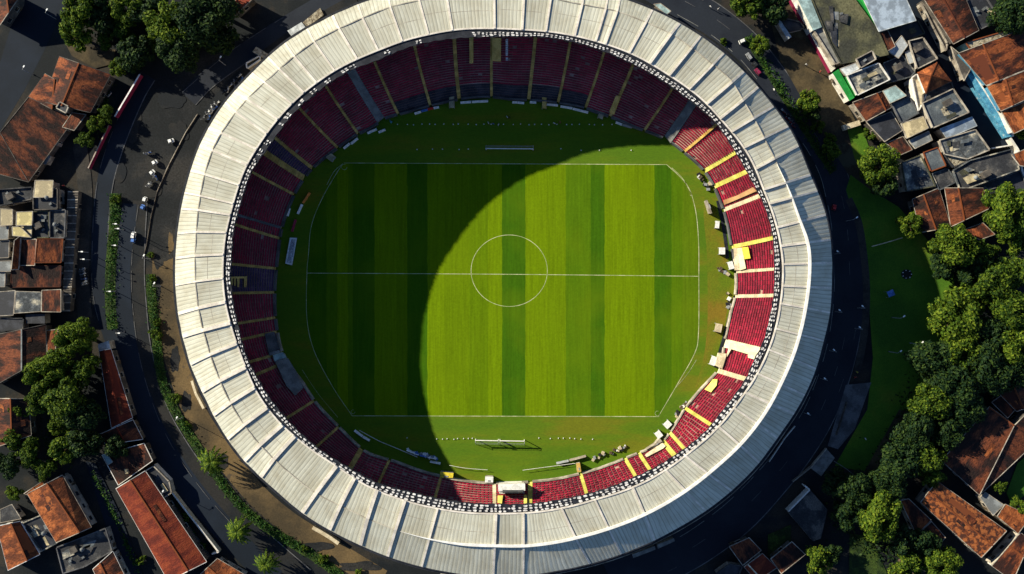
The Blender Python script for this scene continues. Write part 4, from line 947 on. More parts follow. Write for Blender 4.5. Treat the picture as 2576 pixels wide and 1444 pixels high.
# west block
Hs('shed', 'w1', (0, 132, 95, 138, 95, 255, 0, 262), 'tin_c', 'cream corrugated shed roof at the left edge, upper one', h=4, rh=.3, name='shed', cat='shed')
Hs('shed', 'w1', (125, 158, 246, 152, 240, 258, 122, 258), 'tin_y', 'pale yellow corrugated roof next to the dark courtyard, upper one', h=4.3, rh=.4, name='shed', cat='shed')
Hs('shed', 'w1', (92, 270, 150, 266, 235, 350, 95, 335), 'tin_y', 'yellowed tin roof just above the orange tiled strip', h=4.1, rh=.3, name='shed', cat='shed')
Hs('shed', 'w1', (150, 266, 240, 262, 236, 350, 152, 348), 'tin_c', 'cream tin roof just above the orange tiled strip', h=3.8, rh=.3, name='shed', cat='shed')
Hs('shed', 'w1', (-30, 266, 65, 266, 62, 362, -30, 365), 'tin', 'grey tin roof at the left edge below the cream shed', h=3.5, rh=.3, name='shed', cat='shed')
Hs('flat', 'w1', (250, 155, 375, 150, 375, 350, 246, 352), 'tin_k', 'dark flat roof courtyard building beside the pale yellow roofs', h=3.0, par='wall_d', bits=('vent', 'hut'))
Hs('flat', 'w1', (380, 150, 500, 140, 490, 352, 380, 352), 'flat_d', 'dark flat roof next to the long slatted arcade', h=3.3, par='wall_d', bits=('vent', 'tank', 'vent'))
Hs('flat', 'w1', (-20, -10, 250, -30, 246, 60, 0, 110), 'flat_d', 'dark cluttered roof under the dark red houses at the left edge', h=3.1, par='wall_d', bits=('vent', 'hut', 'vent'))
Hs('flat', 'w1', (255, 0, 440, -20, 440, 135, 258, 142), 'tin_k', 'black roof with small vents below the sunken cream skylight', h=3.5, par='wall_d', bits=('vent', 'vent', 'tank'))
Hs('shed', 'n1', (265, 1362, 402, 1362, 395, 1490, 252, 1490), 'tin_c', 'cream translucent skylight roof above the west block', h=4, rh=.3, name='shed', cat='shed')
Hs('shed', 'w1', (108, 372, 156, 335, 140, 590, 85, 594), 'tile_o', 'narrow bright orange tiled strip roof in the west block', h=4.0, tops=[5.2, 4.2, 4.2, 5.2], cap='tile_o')
Hs('shed', 'w1', (158, 362, 275, 362, 262, 560, 142, 560), 'tile_d', 'dark red roof between the orange strip and the orange edged roof', h=4, tops=[3.4, 4.4, 4.4, 3.4])
Hs('shed', 'w1', (280, 360, 476, 360, 460, 540, 264, 540), 'tile', 'red roof with bright orange edging in the west block', h=4, tops=[4.9, 3.7, 3.7, 4.9], par='tile_o')
Hs('shed', 'w1', (90, 562, 462, 562, 456, 722, 78, 726), 'tile_d', 'wide dark red roof below the orange edged roof', h=3.6, rh=-.7, par='tile_d')
for c, mt, lab in (((-30, 382, 70, 372, 66, 500, -30, 505), 'tin_k', 'dark tin roof at the left edge beside the orange strip'), ((-30, 530, 85, 525, 80, 606, -30, 606), 'tin', 'grey tin roof at the left edge beside the foot of the orange strip'),
                   ((-30, 612, 40, 610, 36, 722, -30, 722), 'tin', 'grey tin roof at the left edge beside the wide dark red roof')):
    Hs('shed', 'w1', c, mt, lab, h=3.4, rh=.3, name='shed', cat='shed')
Hs('shed', 'w1', (-30, 762, 115, 750, 100, 936, -30, 942), 'tin_k', 'dark slate coloured roof at the left edge under the wide dark red roof', h=3.5, rh=.4)
Hs('shed', 'w1', (122, 756, 312, 762, 310, 908, 106, 922), 'patch', 'patched grey brown roof between slate and striped red roofs', h=3.7, rh=.3)
Hs('shed', 'w1', (316, 748, 460, 742, 460, 912, 314, 910), 'tile_d', 'striped dark red roof beside the arcade foot', h=3.9, rh=.5)
Hs('flat', 'w1', (-30, 955, 180, 960, 175, 1040, -30, 1060), 'tin_k', 'black roof strip under the slate coloured roof', h=3.0, par='wall_d')
Hs('flat', 'w1', (190, 930, 340, 925, 340, 1000, 195, 1000), 'tin_k', 'black ribbed canopy under the patched grey brown roof', h=2.8, par=None, name='canopy', cat='canopy', win=False)
ar = Hs('flat', 'w1', (512, -5, 592, -5, 528, 912, 466, 912), 'wall_d', 'long dark slatted arcade roof along the west pavement', h=2.0, par=None, name='arcade', cat='arcade', wall='wall_d')
for k in range(46):
    v = k / 46; a, b = lp(Z('w1', 512, -5), Z('w1', 466, 912), v + .01), lp(Z('w1', 592, -5), Z('w1', 528, 912), v + .01); m = MB()
    m.beam(P(*a, 2.2), P(*b, 2.2), .28, .12); m.build('slat', [M['wall'] if k % 3 == 0 else M['wall_d']], ar, ar.location)
Hs('gable', 'w1', (-60, 1090, 345, 1005, 345, 1250, -60, 1480), 'tile_d', 'big dark red double roof with a grey stripe left of the large trees', rs=.55, h=3.8, wall='wall_d', cap='tin', par='wall_d')
Hs('shed', 'w1', (352, 1052, 440, 1042, 415, 1215, 356, 1212), 'tile_o', 'small orange roof touching the large tree of the west block', h=3.4, rh=.6)
Hs('gable', 's1', (-60, 120, 215, 125, 235, 400, -60, 500), 'tile_d', 'dark red roof at the left edge hidden by trees', h=3.6, wall='wall_d')
# roofs along the south-west road
def rowhouse(q, label, mt='tile_r', kind='gable', **k): return house(kind, q, mt, label, par='wall_w', wall='wall_d', **k)
rowhouse([Z('w1', 748, 1205), Z('w1', 836, 1190), Z('s1', 1000, 268), Z('s1', 842, 346)], 'narrow red roof with white edging, uppermost of the row along the road', h=3.6, rh=.9, rs=.42, cap='tile_r')
rowhouse(ZL('s1', 756, 390, 1002, 282, 1078, 430, 800, 470), 'short red roof with white edging, second of the row along the road', h=3.3, rh=.7, rs=.5, cap='tile_r', mt='tile_d')
rowhouse(ZL('s1', 770, 548, 1088, 460, 1152, 592, 893, 776), 'red terrace roof with white edging and a small cream box', h=3.4, kind='shed', tops=[3.2, 3.9, 3.9, 3.2], mt='tile_d')
rowhouse(ZL('s1', 875, 802, 1095, 668, 1560, 1356, 1270, 1500), 'long bright red gabled hall with orange ridge and white side wall', h=4.0, rh=1.5, rs=.48, re=.52)
Hs('flat', 's1', (936, 652, 962, 655, 970, 690, 944, 692), 'tin_c', 'small cream box standing on the red terrace roof', h=4.4, par=None, name='roof_box', cat='box', win=False)
Hs('flat', 'w1', (736, 1156, 822, 1126, 836, 1192, 746, 1214), 'tin_p', 'pale grey slab roof at the upper end of the road row', h=3.3, par=None, name='canopy', cat='canopy', win=False)
Hs('shed', 's1', (775, 552, 805, 535, 850, 600, 812, 625), 'tin_t', 'pale teal torn sheet at the corner of the red terrace roof', h=3.9, rh=.1, name='canopy', cat='canopy', win=False)
Hs('flat', 's1', (1098, 668, 1165, 630, 1280, 745, 1300, 830, 1225, 880), 'tin_k', 'dark walled yard room beside the bright red hall', h=2.6, par='wall', win=False)
# south-west corner houses
Hs('gable', 's1', (205, 840, 470, 700, 690, 1095, 425, 1210), 'tile_o', 'orange tiled gabled house with a broad ridge, lower left quarter', rs=.55, re=.66, h=4, rh=1.8, par='wall')
Hs('gable', 's1', (180, 840, 320, 745, 335, 790, 215, 850), 'tile_o', 'small orange tiled annex at the top of the gabled house', h=3.2, rh=.7, name='house_wing')
Hs('gable', 's1', (-25, 1085, 150, 1050, 300, 1300, 60, 1420), 'tile_o', 'bright orange scale tiled house at the lower left edge', rs=.6, h=4.2, rh=1.6, par='tin_p', wall='wall_w')
Hs('flat', 's1', (165, 1065, 360, 980, 435, 1210, 320, 1270), 'tin_k', 'black flat roof between the two orange tiled houses', h=3.0, par='wall_d', bits=('vent', 'tank'))
Hs('gable', 's1', (700, 1410, 850, 1275, 960, 1500, 760, 1540), 'tile', 'red and orange roof at the bottom edge beside the dark street', h=3.8, rh=1.2, rs=.35, par='wall_w')
Hs('gable', 's1', (1500, 1460, 1640, 1330, 1860, 1460, 1600, 1600), 'tile_o', 'rounded orange brown roof at the bottom edge by the road', h=3.4, rh=1.0)
Hs('flat', 's1', (430, 1245, 800, 1100, 850, 1270, 640, 1390, 480, 1440), 'flat_d', 'dark cluttered flat roof between the orange house and the street', h=2.9, par='wall_d', bits=('hut', 'vent', 'tank', 'vent'))
Hs('shed', 's1', (0, 960, 90, 920, 160, 1030, 0, 1060), 'flat_d', 'dark lean to roof at the left edge above the scale tiled house', h=2.8, rh=.3, name='shed', cat='shed')
# north-east quarter
Hs('flat', 'n4', (222, -10, 322, -10, 408, 205, 342, 232), 'tin_t', 'pale teal slab roof at the top edge next to the mossy roof', h=5.2, par=None, wall='wall_w')
Hs('flat', 'n4', (172, -10, 216, -10, 512, 515, 478, 545), 'wall_w', 'long narrow white roof edge building with a dark red side wall', h=2.2, par=None, wall='p_maroon', win=False)
Hs('flat', 'n4', (345, 235, 405, 208, 480, 340, 545, 470, 505, 488), 'ramp', 'stained concrete slab roof beside the long white roof edge', h=4.4, par='wall')
Hs('flat', 'n4', (325, -20, 640, -20, 832, 240, 908, 412, 700, 455, 552, 482, 470, 330), 'moss', 'large mossy olive flat roof near the top edge', h=5.0, par='moss', ph=.25, wall='wall_d', bits=('vent',))
Hs('flat', 'n4', (645, -20, 718, -20, 840, 232, 800, 243), 'wall_g', 'green sheet canopy between mossy and pale blue roofs', h=4.6, par=None, name='canopy', cat='canopy', win=False)
Hs('shed', 'n4', (705, -40, 1030, -40, 1118, 155, 838, 238), 'tin_b', 'big pale blue grey sheet roof at the top edge', h=6.2, tops=[6.4, 6.4, 6.0, 6.0], par='tin_p', wall='wall_g')
Hs('flat', 'n4', (905, 228, 1125, 155, 1180, 252, 950, 350), 'tin_k', 'dark sunken yard roof under the pale blue grey roof', h=2.6, par='wall_d', win=False)
Hs('shed', 'n4', (832, 246, 902, 224, 962, 350, 902, 386), 'tile_d', 'small brown sheet roof at the corner of the mossy roof', h=4.6, rh=.3)
Hs('shed', 'n4', (1008, 268, 1056, 340, 985, 440, 912, 392), 'tin_p', 'curled pale grey sheet roof beside the brown sheet roof', h=4.4, tops=[5.2, 5.0, 4.0, 4.0], name='sheet_roof', cat='roof')
Hs('shed', 'n4', (1036, 395, 1080, 372, 1118, 465, 1064, 484), 'tin_p', 'small pale sheet awning left of the dark flat roof', h=4.1, rh=.3, name='awning', cat='awning')
Hs('flat', 'n4', (1058, 312, 1165, 285, 1275, 445, 1122, 522), 'flat_d', 'dark flat roof above the orange pyramid roof', h=4.6, par='wall', bits=('vent', 'hut'))
Hs('flat', 'n4', (865, 480, 1010, 420, 1110, 540, 1080, 580, 930, 620), 'tin_k', 'black cluttered roof left of the orange pyramid roof', h=3.2, par='wall_d', bits=('vent', 'vent', 'hut'))
Hs('hip', 'n4', (1128, 548, 1276, 470, 1386, 612, 1192, 706), 'tile_o', 'orange pyramid roofed house with white walls', rs=Z('n4', 1232, 570), h=6.2, rh=2.2, wall='wall_w')
Hs('flat', 'n4', (1080, 590, 1118, 562, 1190, 712, 1160, 790, 1130, 840), 'cream', 'narrow cream stair roof along the orange pyramid roofed house', h=4.4, par='wall_w', wall='wall_w')
Hs('flat', 'n4', (590, 572, 832, 478, 916, 602, 668, 722), 'patch', 'light patched flat roof with pale parapet above the green wall', h=5.2, par='wall_w', wall='wall_g', bits=('vent',))
Hs('shed', 'n4', (543, 520, 662, 474, 692, 520, 590, 574), 'tin_p', 'white sheet canopy at the corner of the light patched roof', h=5.4, rh=.2, name='canopy', cat='canopy')
Hs('flat', 'n4', (662, 448, 782, 385, 812, 448, 694, 516), 'tin_k', 'small dark pit roof cut into the edge of the mossy roof', h=5.5, par='wall', win=False, bits=('vent',))
Hs('flat', 'n4', (488, 548, 532, 520, 655, 738, 618, 762), 'wall_g', 'bright green strip roof along the earth road', h=4.2, par=None, wall='wall_w')
Hs('gable', 'n4', (640, 772, 862, 688, 932, 812, 742, 916), 'tile_d', 'dark maroon gabled roof at the end of the bright green strip', rs=.82, re=.78, h=4.4, rh=.9)
Hs('shed', 'n4', (866, 686, 962, 645, 1046, 722, 922, 780), 'tin_t', 'pale teal sheet roof right of the dark maroon gable', h=4.8, rh=.4)
Hs('flat', 'n4', (930, 790, 1062, 735, 1135, 855, 1002, 930), 'flat_g', 'grey green flat roof under the pale teal sheet roof', h=4.2, par='wall_d')
Hs('shed', 'n4', (1004, 932, 1172, 878, 1212, 966, 1046, 1046), 'tin_c', 'beige ribbed sheet roof below the grey green flat roof', h=4.5, rh=.3)
Hs('shed', 'n4', (742, 922, 930, 842, 1015, 985, 880, 1070), 'tin_k', 'black striped sheet roof below the dark maroon gable', h=3.6, rh=.4, wall='wall_d')
Hs('shed', 'n4', (1060, 1062, 1212, 990, 1242, 1058, 1110, 1122), 'tin', 'grey ribbed sheet roof below the beige one', h=4.0, rh=.3)
Hs('shed', 'n4', (890, 1080, 1020, 1030, 1090, 1130, 1000, 1170), 'tile_d', 'small dark red roof right of the round tree by the lawn', h=3.6, rh=.4)
Hs('flat', 'n4', (1160, 782, 1392, 672, 1512, 850, 1240, 968), 'flat_g', 'dark flat roof with rubble and a pale parapet in the right block', h=5.4, par='wall', bits=('hut',))
Hs('flat', 'n4', (1168, 715, 1380, 620, 1395, 668, 1165, 778), 'flat_d', 'dark ledge roof right under the orange pyramid roof', h=4.8, par='wall_d')
Hs('shed', 'n4', (1300, 972, 1540, 882, 1578, 950, 1352, 1046), 'tin_b', 'blue grey sheet roof with pale lower edge by the alley', h=5.0, rh=-.4, par='tin_p')
Hs('flat', 'n4', (1290, 1060, 1562, 980, 1672, 1132, 1500, 1202, 1330, 1166), 'patch', 'stained grey flat roof beside the alley', h=4.6, par='wall_d')
Hs('flat', 'n4', (1008, 1228, 1150, 1172, 1262, 1405, 1045, 1446), 'patch', 'grey weathered flat roof right of the round tree', h=4.4, par='wall_d')
Hs('flat', 'n4', (1172, 1152, 1282, 1112, 1342, 1252, 1228, 1294), 'flat_g', 'blue grey flat roof with a rusty lower edge', h=4.7, par='tile_o', ph=.2)
Hs('flat', 'n4', (1236, 1312, 1352, 1272, 1424, 1372, 1290, 1436), 'flat_d', 'small dark weathered roof left of the wide brown grey roof', h=4.2, par='wall_d')
Hs('flat', 'n4', (1322, 1172, 1440, 1132, 1500, 1215, 1396, 1268), 'rubble', 'small roof with cream plaster patches above the wide brown grey roof', h=4.1, par='wall_d')
Hs('flat', 'n4', (1392, 1290, 1522, 1212, 1830, 1130, 1892, 1280, 1450, 1444), 'flat_d', 'wide brown grey flat roof by the end of the alley', h=4.4, par='wall_d', bits=('hut', 'vent', 'tank'))
Hs('gable', 'n4', (1172, -20, 1480, -40, 1592, 230, 1402, 332), 'tile_d', 'dark rust roof right of the alley at the top edge', rs=.45, h=5, rh=1.5, wall='wall_d', cap='tile')
Hs('flat', 'n4', (1150, 20, 1200, 60, 1350, 330, 1340, 385, 1250, 220), 'wall_d', 'dark narrow lean to along the alley edge', h=2.8, par='wall', name='shed', cat='shed')
Hs('flat', 'n4', (1470, -20, 1642, -20, 1746, 150, 1602, 222), 'tin_k', 'dark teal roof with scattered pale debris near the top right', h=4.0, par='wall_d', bits=('vent', 'vent'))
Hs('flat', 'n4', (1490, 322, 1860, 214, 1880, 245, 1528, 372), 'rubble', 'yellowish rubble strip roof above the big orange roof', h=5.2, par='tile_o', ph=.2)
Hs('gable', 'n4', (1440, 400, 1960, 205, 1960, 520, 1650, 645), 'tile', 'big orange tiled hall roof behind the bright blue wall, upper slope', rs=.35, re=.3, h=5, rh=1.2, wall='wall_b')
Hs('gable', 'n4', (1655, 650, 1960, 525, 1960, 745, 1760, 838), 'tile_o', 'orange tiled hall roof behind the bright blue wall, middle slope', rs=.45, h=4.9, rh=1.0, wall='wall_b')
Hs('shed', 'n4', (1762, 842, 1960, 760, 1960, 960, 1855, 1010), 'tile_o', 'orange tiled roof behind the lower end of the bright blue wall', h=4.6, rh=.8, wall='wall_w')
Hs('shed', 'n4', (1380, 350, 1490, 440, 1530, 520, 1480, 610), 'wall_d', 'dark plank lean to at the upper end of the bright blue wall', h=3, rh=.6, name='shed', cat='shed')
Hs('shed', 'n4', (1838, 1170, 1960, 1118, 1960, 1260, 1900, 1250), 'tile_o', 'small orange roof at the right edge below the alley end', h=4.5, rh=.6, wall='wall_w')
Hs('flat', 'n4', (1440, 1460, 1900, 1290, 1960, 1420, 1600, 1560), 'tin_k', 'black shaded roof above the bright tree at the right edge', h=3.0, par='wall_d')
Hs('flat', 'n4', (48, 130, 100, 160, 180, 280, 150, 300), 'tin_p', 'narrow torn white roof strip by the dark trees', h=2.6, par=None, name='canopy', cat='canopy', win=False)
Hs('flat', 'n4', (80, 130, 240, 170, 270, 215, 160, 240), 'tin_k', 'black walled yard roof beside the long white roof edge', h=2.6, par='wall_d', win=False)
# the blue wall itself leans out along the alley
q = ZL('n4', 1508, 566, 1542, 536, 1856, 1028, 1806, 1036); r = thing('boundary_wall', 'bright blue wall along the alley beside the orange hall', 'wall', P(*q[0], 0)); b = [P(*p, 2.6) for p in q]
if area2(b) < 0: b.reverse()
m = MB(); m.hull([xy(p, 0) for p in b], b); m.build('panel', [M['wall_b']], r, r.location)
m = MB(); m.beam(P(*q[1], 2.75), P(*q[2], 2.75), .3, .15); m.build('coping', [M['wall_w']], r, r.location)
# east and south-east
Hs('gable', 'w4', (1090, 60, 1290, -25, 1382, 270, 1155, 312), 'tile_d', 'rust roof with pale ridge below the weathered grey roofs', rs=.42, re=.5, h=4, rh=1.0, wall='wall_d')
Hs('gable', 'w4', (1335, -25, 1625, -25, 1672, 130, 1382, 268), 'tile_d', 'dark rust roof with crossing pale ridges under the trees', rs=.35, re=.35, h=4.3, rh=1.0, wall='wall_d')
Hs('shed', 'w4', (1448, 302, 1622, 238, 1714, 326, 1600, 366), 'tile', 'small rust red roof between two bright trees', h=3.4, rh=.6)
Hs('flat', 'w4', (1650, -10, 1780, -40, 1760, 90, 1680, 110), 'tin_k', 'small black roof beside the bright tree at the right edge', h=3.2, par='wall_d')
Hs('gable', 's4', (1310, 590, 1672, 182, 1862, 322, 1598, 850), 'tile_d', 'large striped rust roof in the lower right with a bright ridge', rs=.99, re=.99, h=4.4, rh=1.2, wall='wall_d')
Hs('shed', 's4', (1600, 850, 1864, 322, 1975, 215, 1970, 500), 'tile_d', 'dark rust roof slope meeting the large striped roof at the right edge', h=4, tops=[4.0, 5.4, 5.4, 4.0], wall='wall_d')
Hs('gable', 's4', (1152, 905, 1275, 745, 1802, 1122, 1612, 1322), 'tile_m', 'mottled orange gabled roof in the lower right corner block', rs=.5, re=.45, h=4.4, rh=1.3, wall='wall')
Hs('shed', 's4', (1000, 892, 1062, 878, 1232, 1040, 1120, 1152), 'tile', 'small dark red roof right of the bright round tree', h=3.3, rh=.6)
Hs('shed', 's4', (1120, 1160, 1235, 1050, 1340, 1170, 1270, 1260), 'tile_d', 'very dark red roof left of the mottled orange roof', h=3.0, rh=.4, wall='wall_d')
Hs('gable', 's4', (1690, 1385, 1905, 1135, 1985, 1190, 1850, 1500), 'tile', 'dark red roof with orange edging in the bottom right corner', rs=.6, h=4, rh=.9)
Hs('gable', 's4', (1732, 1010, 1792, 920, 1985, 1010, 1890, 1142), 'tile_o', 'small orange roof at the right edge above the corner house', h=4.1, rh=.7)
Hs('shed', 's4', (1602, 870, 1642, 830, 1782, 925, 1700, 1005), 'tin', 'grey sheet lean to beside the small orange roof at the right edge', h=3.4, rh=.3, name='shed', cat='shed')
Hs('shed', 's4', (1688, 150, 1782, 82, 1880, 190, 1810, 270), 'tile_d', 'small dark maroon roof under the dark trees at the right', h=3.4, rh=.4, wall='wall_d')
Hs('gable', 's4', (1722, 60, 1960, -60, 1985, 180, 1880, 220), 'tile_d', 'dark maroon roof at the right edge under the tall trees', h=4, rh=1, wall='wall_d')
Hs('flat', 's4', (152, 982, 320, 812, 452, 960, 400, 1180, 340, 1202), 'flat_d', 'ruined dark slab with pale dust patches and a white wall end', h=1.6, par=None, name='ruined_slab', cat='ruin', win=False)
m = MB(); r = thing('garden_wall', 'white angled wall on the ruined dark slab', 'wall', P(*Z('s4', 230, 890), 0))
for a, b in (((155, 975), (316, 812)), ((316, 812), (280, 780))): m.beam(P(*Z('s4', *a), 2.5), P(*Z('s4', *b), 2.5), .3, 2.5)
m.build('panel', [M['wall_w']], r, r.location)
Hs('shed', 's4', (20, 1332, 180, 1202, 282, 1300, 100, 1444), 'tile_d', 'dark rust roof at the bottom edge below the ruined slab', h=3.2, rh=.5, wall='wall_d')
Hs('shed', 's3', (1640, 1240, 1790, 1172, 1882, 1268, 1742, 1382), 'tile_d', 'dark red roof by the ring road at the bottom edge', h=3.2, rh=.5, wall='wall_d')
Hs('gable', 's3', (1752, 1392, 1890, 1292, 2000, 1400, 1850, 1500), 'tile_r', 'red roof with a cream strip at the bottom edge', h=3.3, rh=.7, rs=.2, cap='cream')
Hs('flat', 's3', (1540, 1444, 1640, 1370, 1740, 1385, 1690, 1500), 'tin_k', 'black low roof at the bottom edge next to the red roofs', h=2.6, par='wall_d', win=False)
# small structures under the stadium edge
Hs('flat', 'n2', (235, 232, 345, 165, 382, 212, 270, 280), 'tin_p', 'white canvas canopy with dark stains beside the upper left stadium edge', h=3, par=None, name='canopy', cat='canopy', win=False)
Hs('flat', 'n2', (350, 170, 485, 58, 512, 110, 385, 205), 'rubble', 'brown rubble platform beside the white canopy', h=.8, par=None, name='platform', cat='platform', win=False)
Hs('flat', 'n2', (0, 350, 90, 405, 60, 440, -30, 390), 'rubble', 'brown rubble roof by the upper left stadium edge', h=3, par=None, name='shed', cat='shed', win=False)
Hs('flat', 'n2', (-70, 480, 30, 425, 36, 450, -65, 520), 'moss', 'small mossy roof with white edge by the stadium rim', h=3.2, par='wall_w', name='shed', cat='shed', win=False)
Hs('shed', 'n3', (1070, 32, 1120, 25, 1200, 85, 1165, 112), 'tin_t', 'teal tarpaulin roof beside the ring road at the top', h=3, rh=.3, name='canopy', cat='canopy', win=False)
for c, lab in (((905, 1300, 1080, 1235, 1085, 1262, 915, 1328), 'low grey slab on the right lower stadium edge, left one'), ((1095, 1225, 1225, 1175, 1232, 1198, 1100, 1258), 'low grey slab on the right lower stadium edge, right one')):
    Hs('flat', 's3', c, 'ramp', lab, h=2.2, par='conc_dark' if False else None, name='platform', cat='platform', win=False)

# free-standing walls
def wallrun(pts, h, w, mt, label, name='boundary_wall', cap=None):
    r = thing(name, label, 'wall', P(*pts[len(pts) // 2], 0)); m = MB()
    for a, b in zip(pts, pts[1:]): m.beam(P(*a, h), P(*b, h), w, h)
    m.build('panel', [M[mt]], r, r.location)
    if cap:
        m = MB()
        for a, b in zip(pts, pts[1:]): m.beam(P(*a, h + .08), P(*b, h + .08), w * .8, .08)
        m.build('coping', [M[cap]], r, r.location)
wallrun(ZL('n1', 1055, 560, 865, 880), 2.0, .4, 'p_maroon', 'red and white boundary wall beside the upper left road', cap='p_white')
wallrun(ZL('n1', 820, 945, 665, 1270), 1.5, .3, 'p_maroon', 'darker red boundary wall with pale top below the first one', cap='wall')
wallrun(ZL('s1', 1165, 620, 1285, 742), 1.8, .25, 'wall_w', 'thin white yard wall at the dark yard room')
wallrun(ZL('s1', 1255, 775, 1420, 990, 1650, 1280, 1600, 1295), 1.8, .45, 'cream', 'cream garden wall between the bright red hall and the road', cap='wall_w')
wallrun(ZL('n4', 570, 965, 695, 925), 1.4, 1.3, 'cream', 'short thick cream wall at the end of the earth road', name='garden_wall')
wallrun(ZL('n4', 1690, 1120, 1840, 1095), 2.0, .3, 'wall_w', 'thin white wall across the alley end')
wallrun(ZL('n4', 1830, 1040, 1890, 1130, 1930, 1330), 2.4, .5, 'wall_w', 'white corner wall at the right edge beside the alley end')
wallrun([(482, 958), (492, 990), (512, 1028)], 1.6, .6, 'cream', 'cream kerb wall by the left lower stadium edge')
wallrun(ZL('H', 0, 1185, 100, 1240, 200, 1300, 300, 1370), 1.5, .9, 'cream', 'cream block wall under the lower left stadium edge')
wallrun(ZL('n1', 1490, 860, 1400, 1000, 1270, 1250, 1185, 1444), .35, .13, 'wall', 'low yellowish kerb wall between yard and stadium path')
wallrun([Z('w1', 1185, 0), Z('w1', 1140, 180), Z('w1', 1105, 400), Z('w1', 1085, 480)], .3, .12, 'wall_d', 'low grey kerb wall continuing between yard and stadium path')
wallrun(ZL('s4', 190, 750, 330, 640, 445, 500), 1.2, .2, 'wall', 'thin grey plot wall beside the right lower road')
wallrun(ZL('s4', 520, 400, 600, 150), 1.0, .2, 'wall_d', 'thin dark plot wall along the yard slab')
wallrun(ZL('s1', 490, 690, 650, 945), 1.4, .18, 'wall', 'thin grey fence wall right of the orange gabled house', name='garden_wall')
wallrun(ZL('s4', 10, 600, 130, 420, 205, 330), .8, .2, 'wall_w', 'thin pale kerb wall hugging the right lower stadium edge')
wallrun(ZL('s4', 1690, 1385, 1720, 1350), 1.6, .8, 'wall_w', 'white gate pier at the bottom right corner house', name='gate_pier')
# ---------------------------------------------------------------- trees
def crown_mesh(name, n, K, ls, flat_=.75, seed=1, spread=.74, cr=(.17, .40)):
    rnd = random.Random(seed); m = MB(); cl = []
    for k in range(K):
        z = rnd.uniform(-.55, 1); a = k * 2.4 + rnd.uniform(-.4, .4); rr = math.sqrt(max(0, 1 - z * z * .85)) * spread * rnd.uniform(.45, 1.2)
        cl.append((Vector((math.cos(a) * rr, math.sin(a) * rr, z * spread * flat_)), rnd.uniform(*cr)))
    tot = sum(c[1] ** 2 for c in cl)
    for c, r in cl:
        for i in range(int(n * r * r / tot)):
            d = Vector((rnd.gauss(0, 1), rnd.gauss(0, 1), rnd.gauss(.25, 1))).normalized()
            p = c + d * r * (1.06 - abs(rnd.gauss(0, .26))) * Vector((1, 1, .85)).length / 1.65
            nv = (d + Vector((rnd.uniform(-1, 1), rnd.uniform(-1, 1), rnd.uniform(-.3, 1))) * .7).normalized()
            t = nv.orthogonal().normalized(); b = nv.cross(t); an = rnd.uniform(0, 6.28); t, b = t * math.cos(an) + b * math.sin(an), b * math.cos(an) - t * math.sin(an)
            s = ls * rnd.uniform(.6, 1.3); dr = nv * s * -.18
            m.face([p - t * s + dr, p - b * s * .55, p + t * s + dr, p + b * s * .55])
    return m
def trunk_mb(seed=1):
    rnd = random.Random(seed); m = MB(); m.cyl((0, 0, -1.25), (0, 0, -.35), .10, .07, 8); m.cyl((0, 0, -.35), (.04, .02, .2), .07, .03, 7)
    for k in range(6):
        a = k * 1.05 + rnd.random(); m.cyl((0, 0, -.5 + .08 * k), (math.cos(a) * .5, math.sin(a) * .5, -.05 + .1 * k), .045, .015, 6)
    return m
KIND = {}
for key, n, K, ls, fl, leaf, sd in (('big_a', 6000, 40, .066, .7, 'leaf_a', 1), ('big_b', 6000, 38, .068, .7, 'leaf_b', 2), ('big_c', 5200, 36, .075, .7, 'leaf_c', 3),
                                    ('mid_a', 2600, 24, .092, .75, 'leaf_a', 4), ('mid_b', 2600, 24, .092, .75, 'leaf_b', 5), ('mid_c', 2400, 22, .10, .75, 'leaf_c', 6),
                                    ('bush_a', 500, 9, .17, .6, 'leaf_a', 7), ('bush_b', 500, 9, .17, .6, 'leaf_b', 8)):
    KIND[key] = (crown_mesh(key, n, K, ls, fl, sd), leaf, key)
made = {}
def tree(x, y, r, kind, label, name='tree', cat='tree', group=None):
    """x, y: middle of the crown on the plan; r: crown radius in plan units"""
    R = r * .108; zc = R * 1.25 if not kind.startswith('bush') else R * .55
    p = P(x, y, zc); f = (HC - zc) / HC; R *= f
    if kind not in made:
        cm, leaf, _ = KIND[kind]; root = thing(name, label, cat, (0, 0, 0), 0, group)
        o = cm.build('crown' if not kind.startswith('bush') else 'foliage', [M[leaf]], root); o.location = (0, 0, 0)
        o = trunk_mb(len(made)).build('trunk' if not kind.startswith('bush') else 'stem', [M['bark']], root); o.location = (0, 0, 0)
        for ch in root.children: ch.location = (0, 0, 1.25 if not kind.startswith('bush') else .55)
        if kind.startswith('bush'): o.scale = (.5, .5, .45)
        made[kind] = root; root.location = (p.x, p.y, 0); root.scale = (R, R, R); root.rotation_euler = (0, 0, random.uniform(0, 6.28)); return root
    d = dup(made[kind], (p.x, p.y, 0), random.uniform(0, 6.28), (R * random.uniform(.85, 1.18), R * random.uniform(.85, 1.18), R), label)
    d.name = name; d['category'] = cat
    if group: d['group'] = group
    elif 'group' in d: del d['group']
    return d
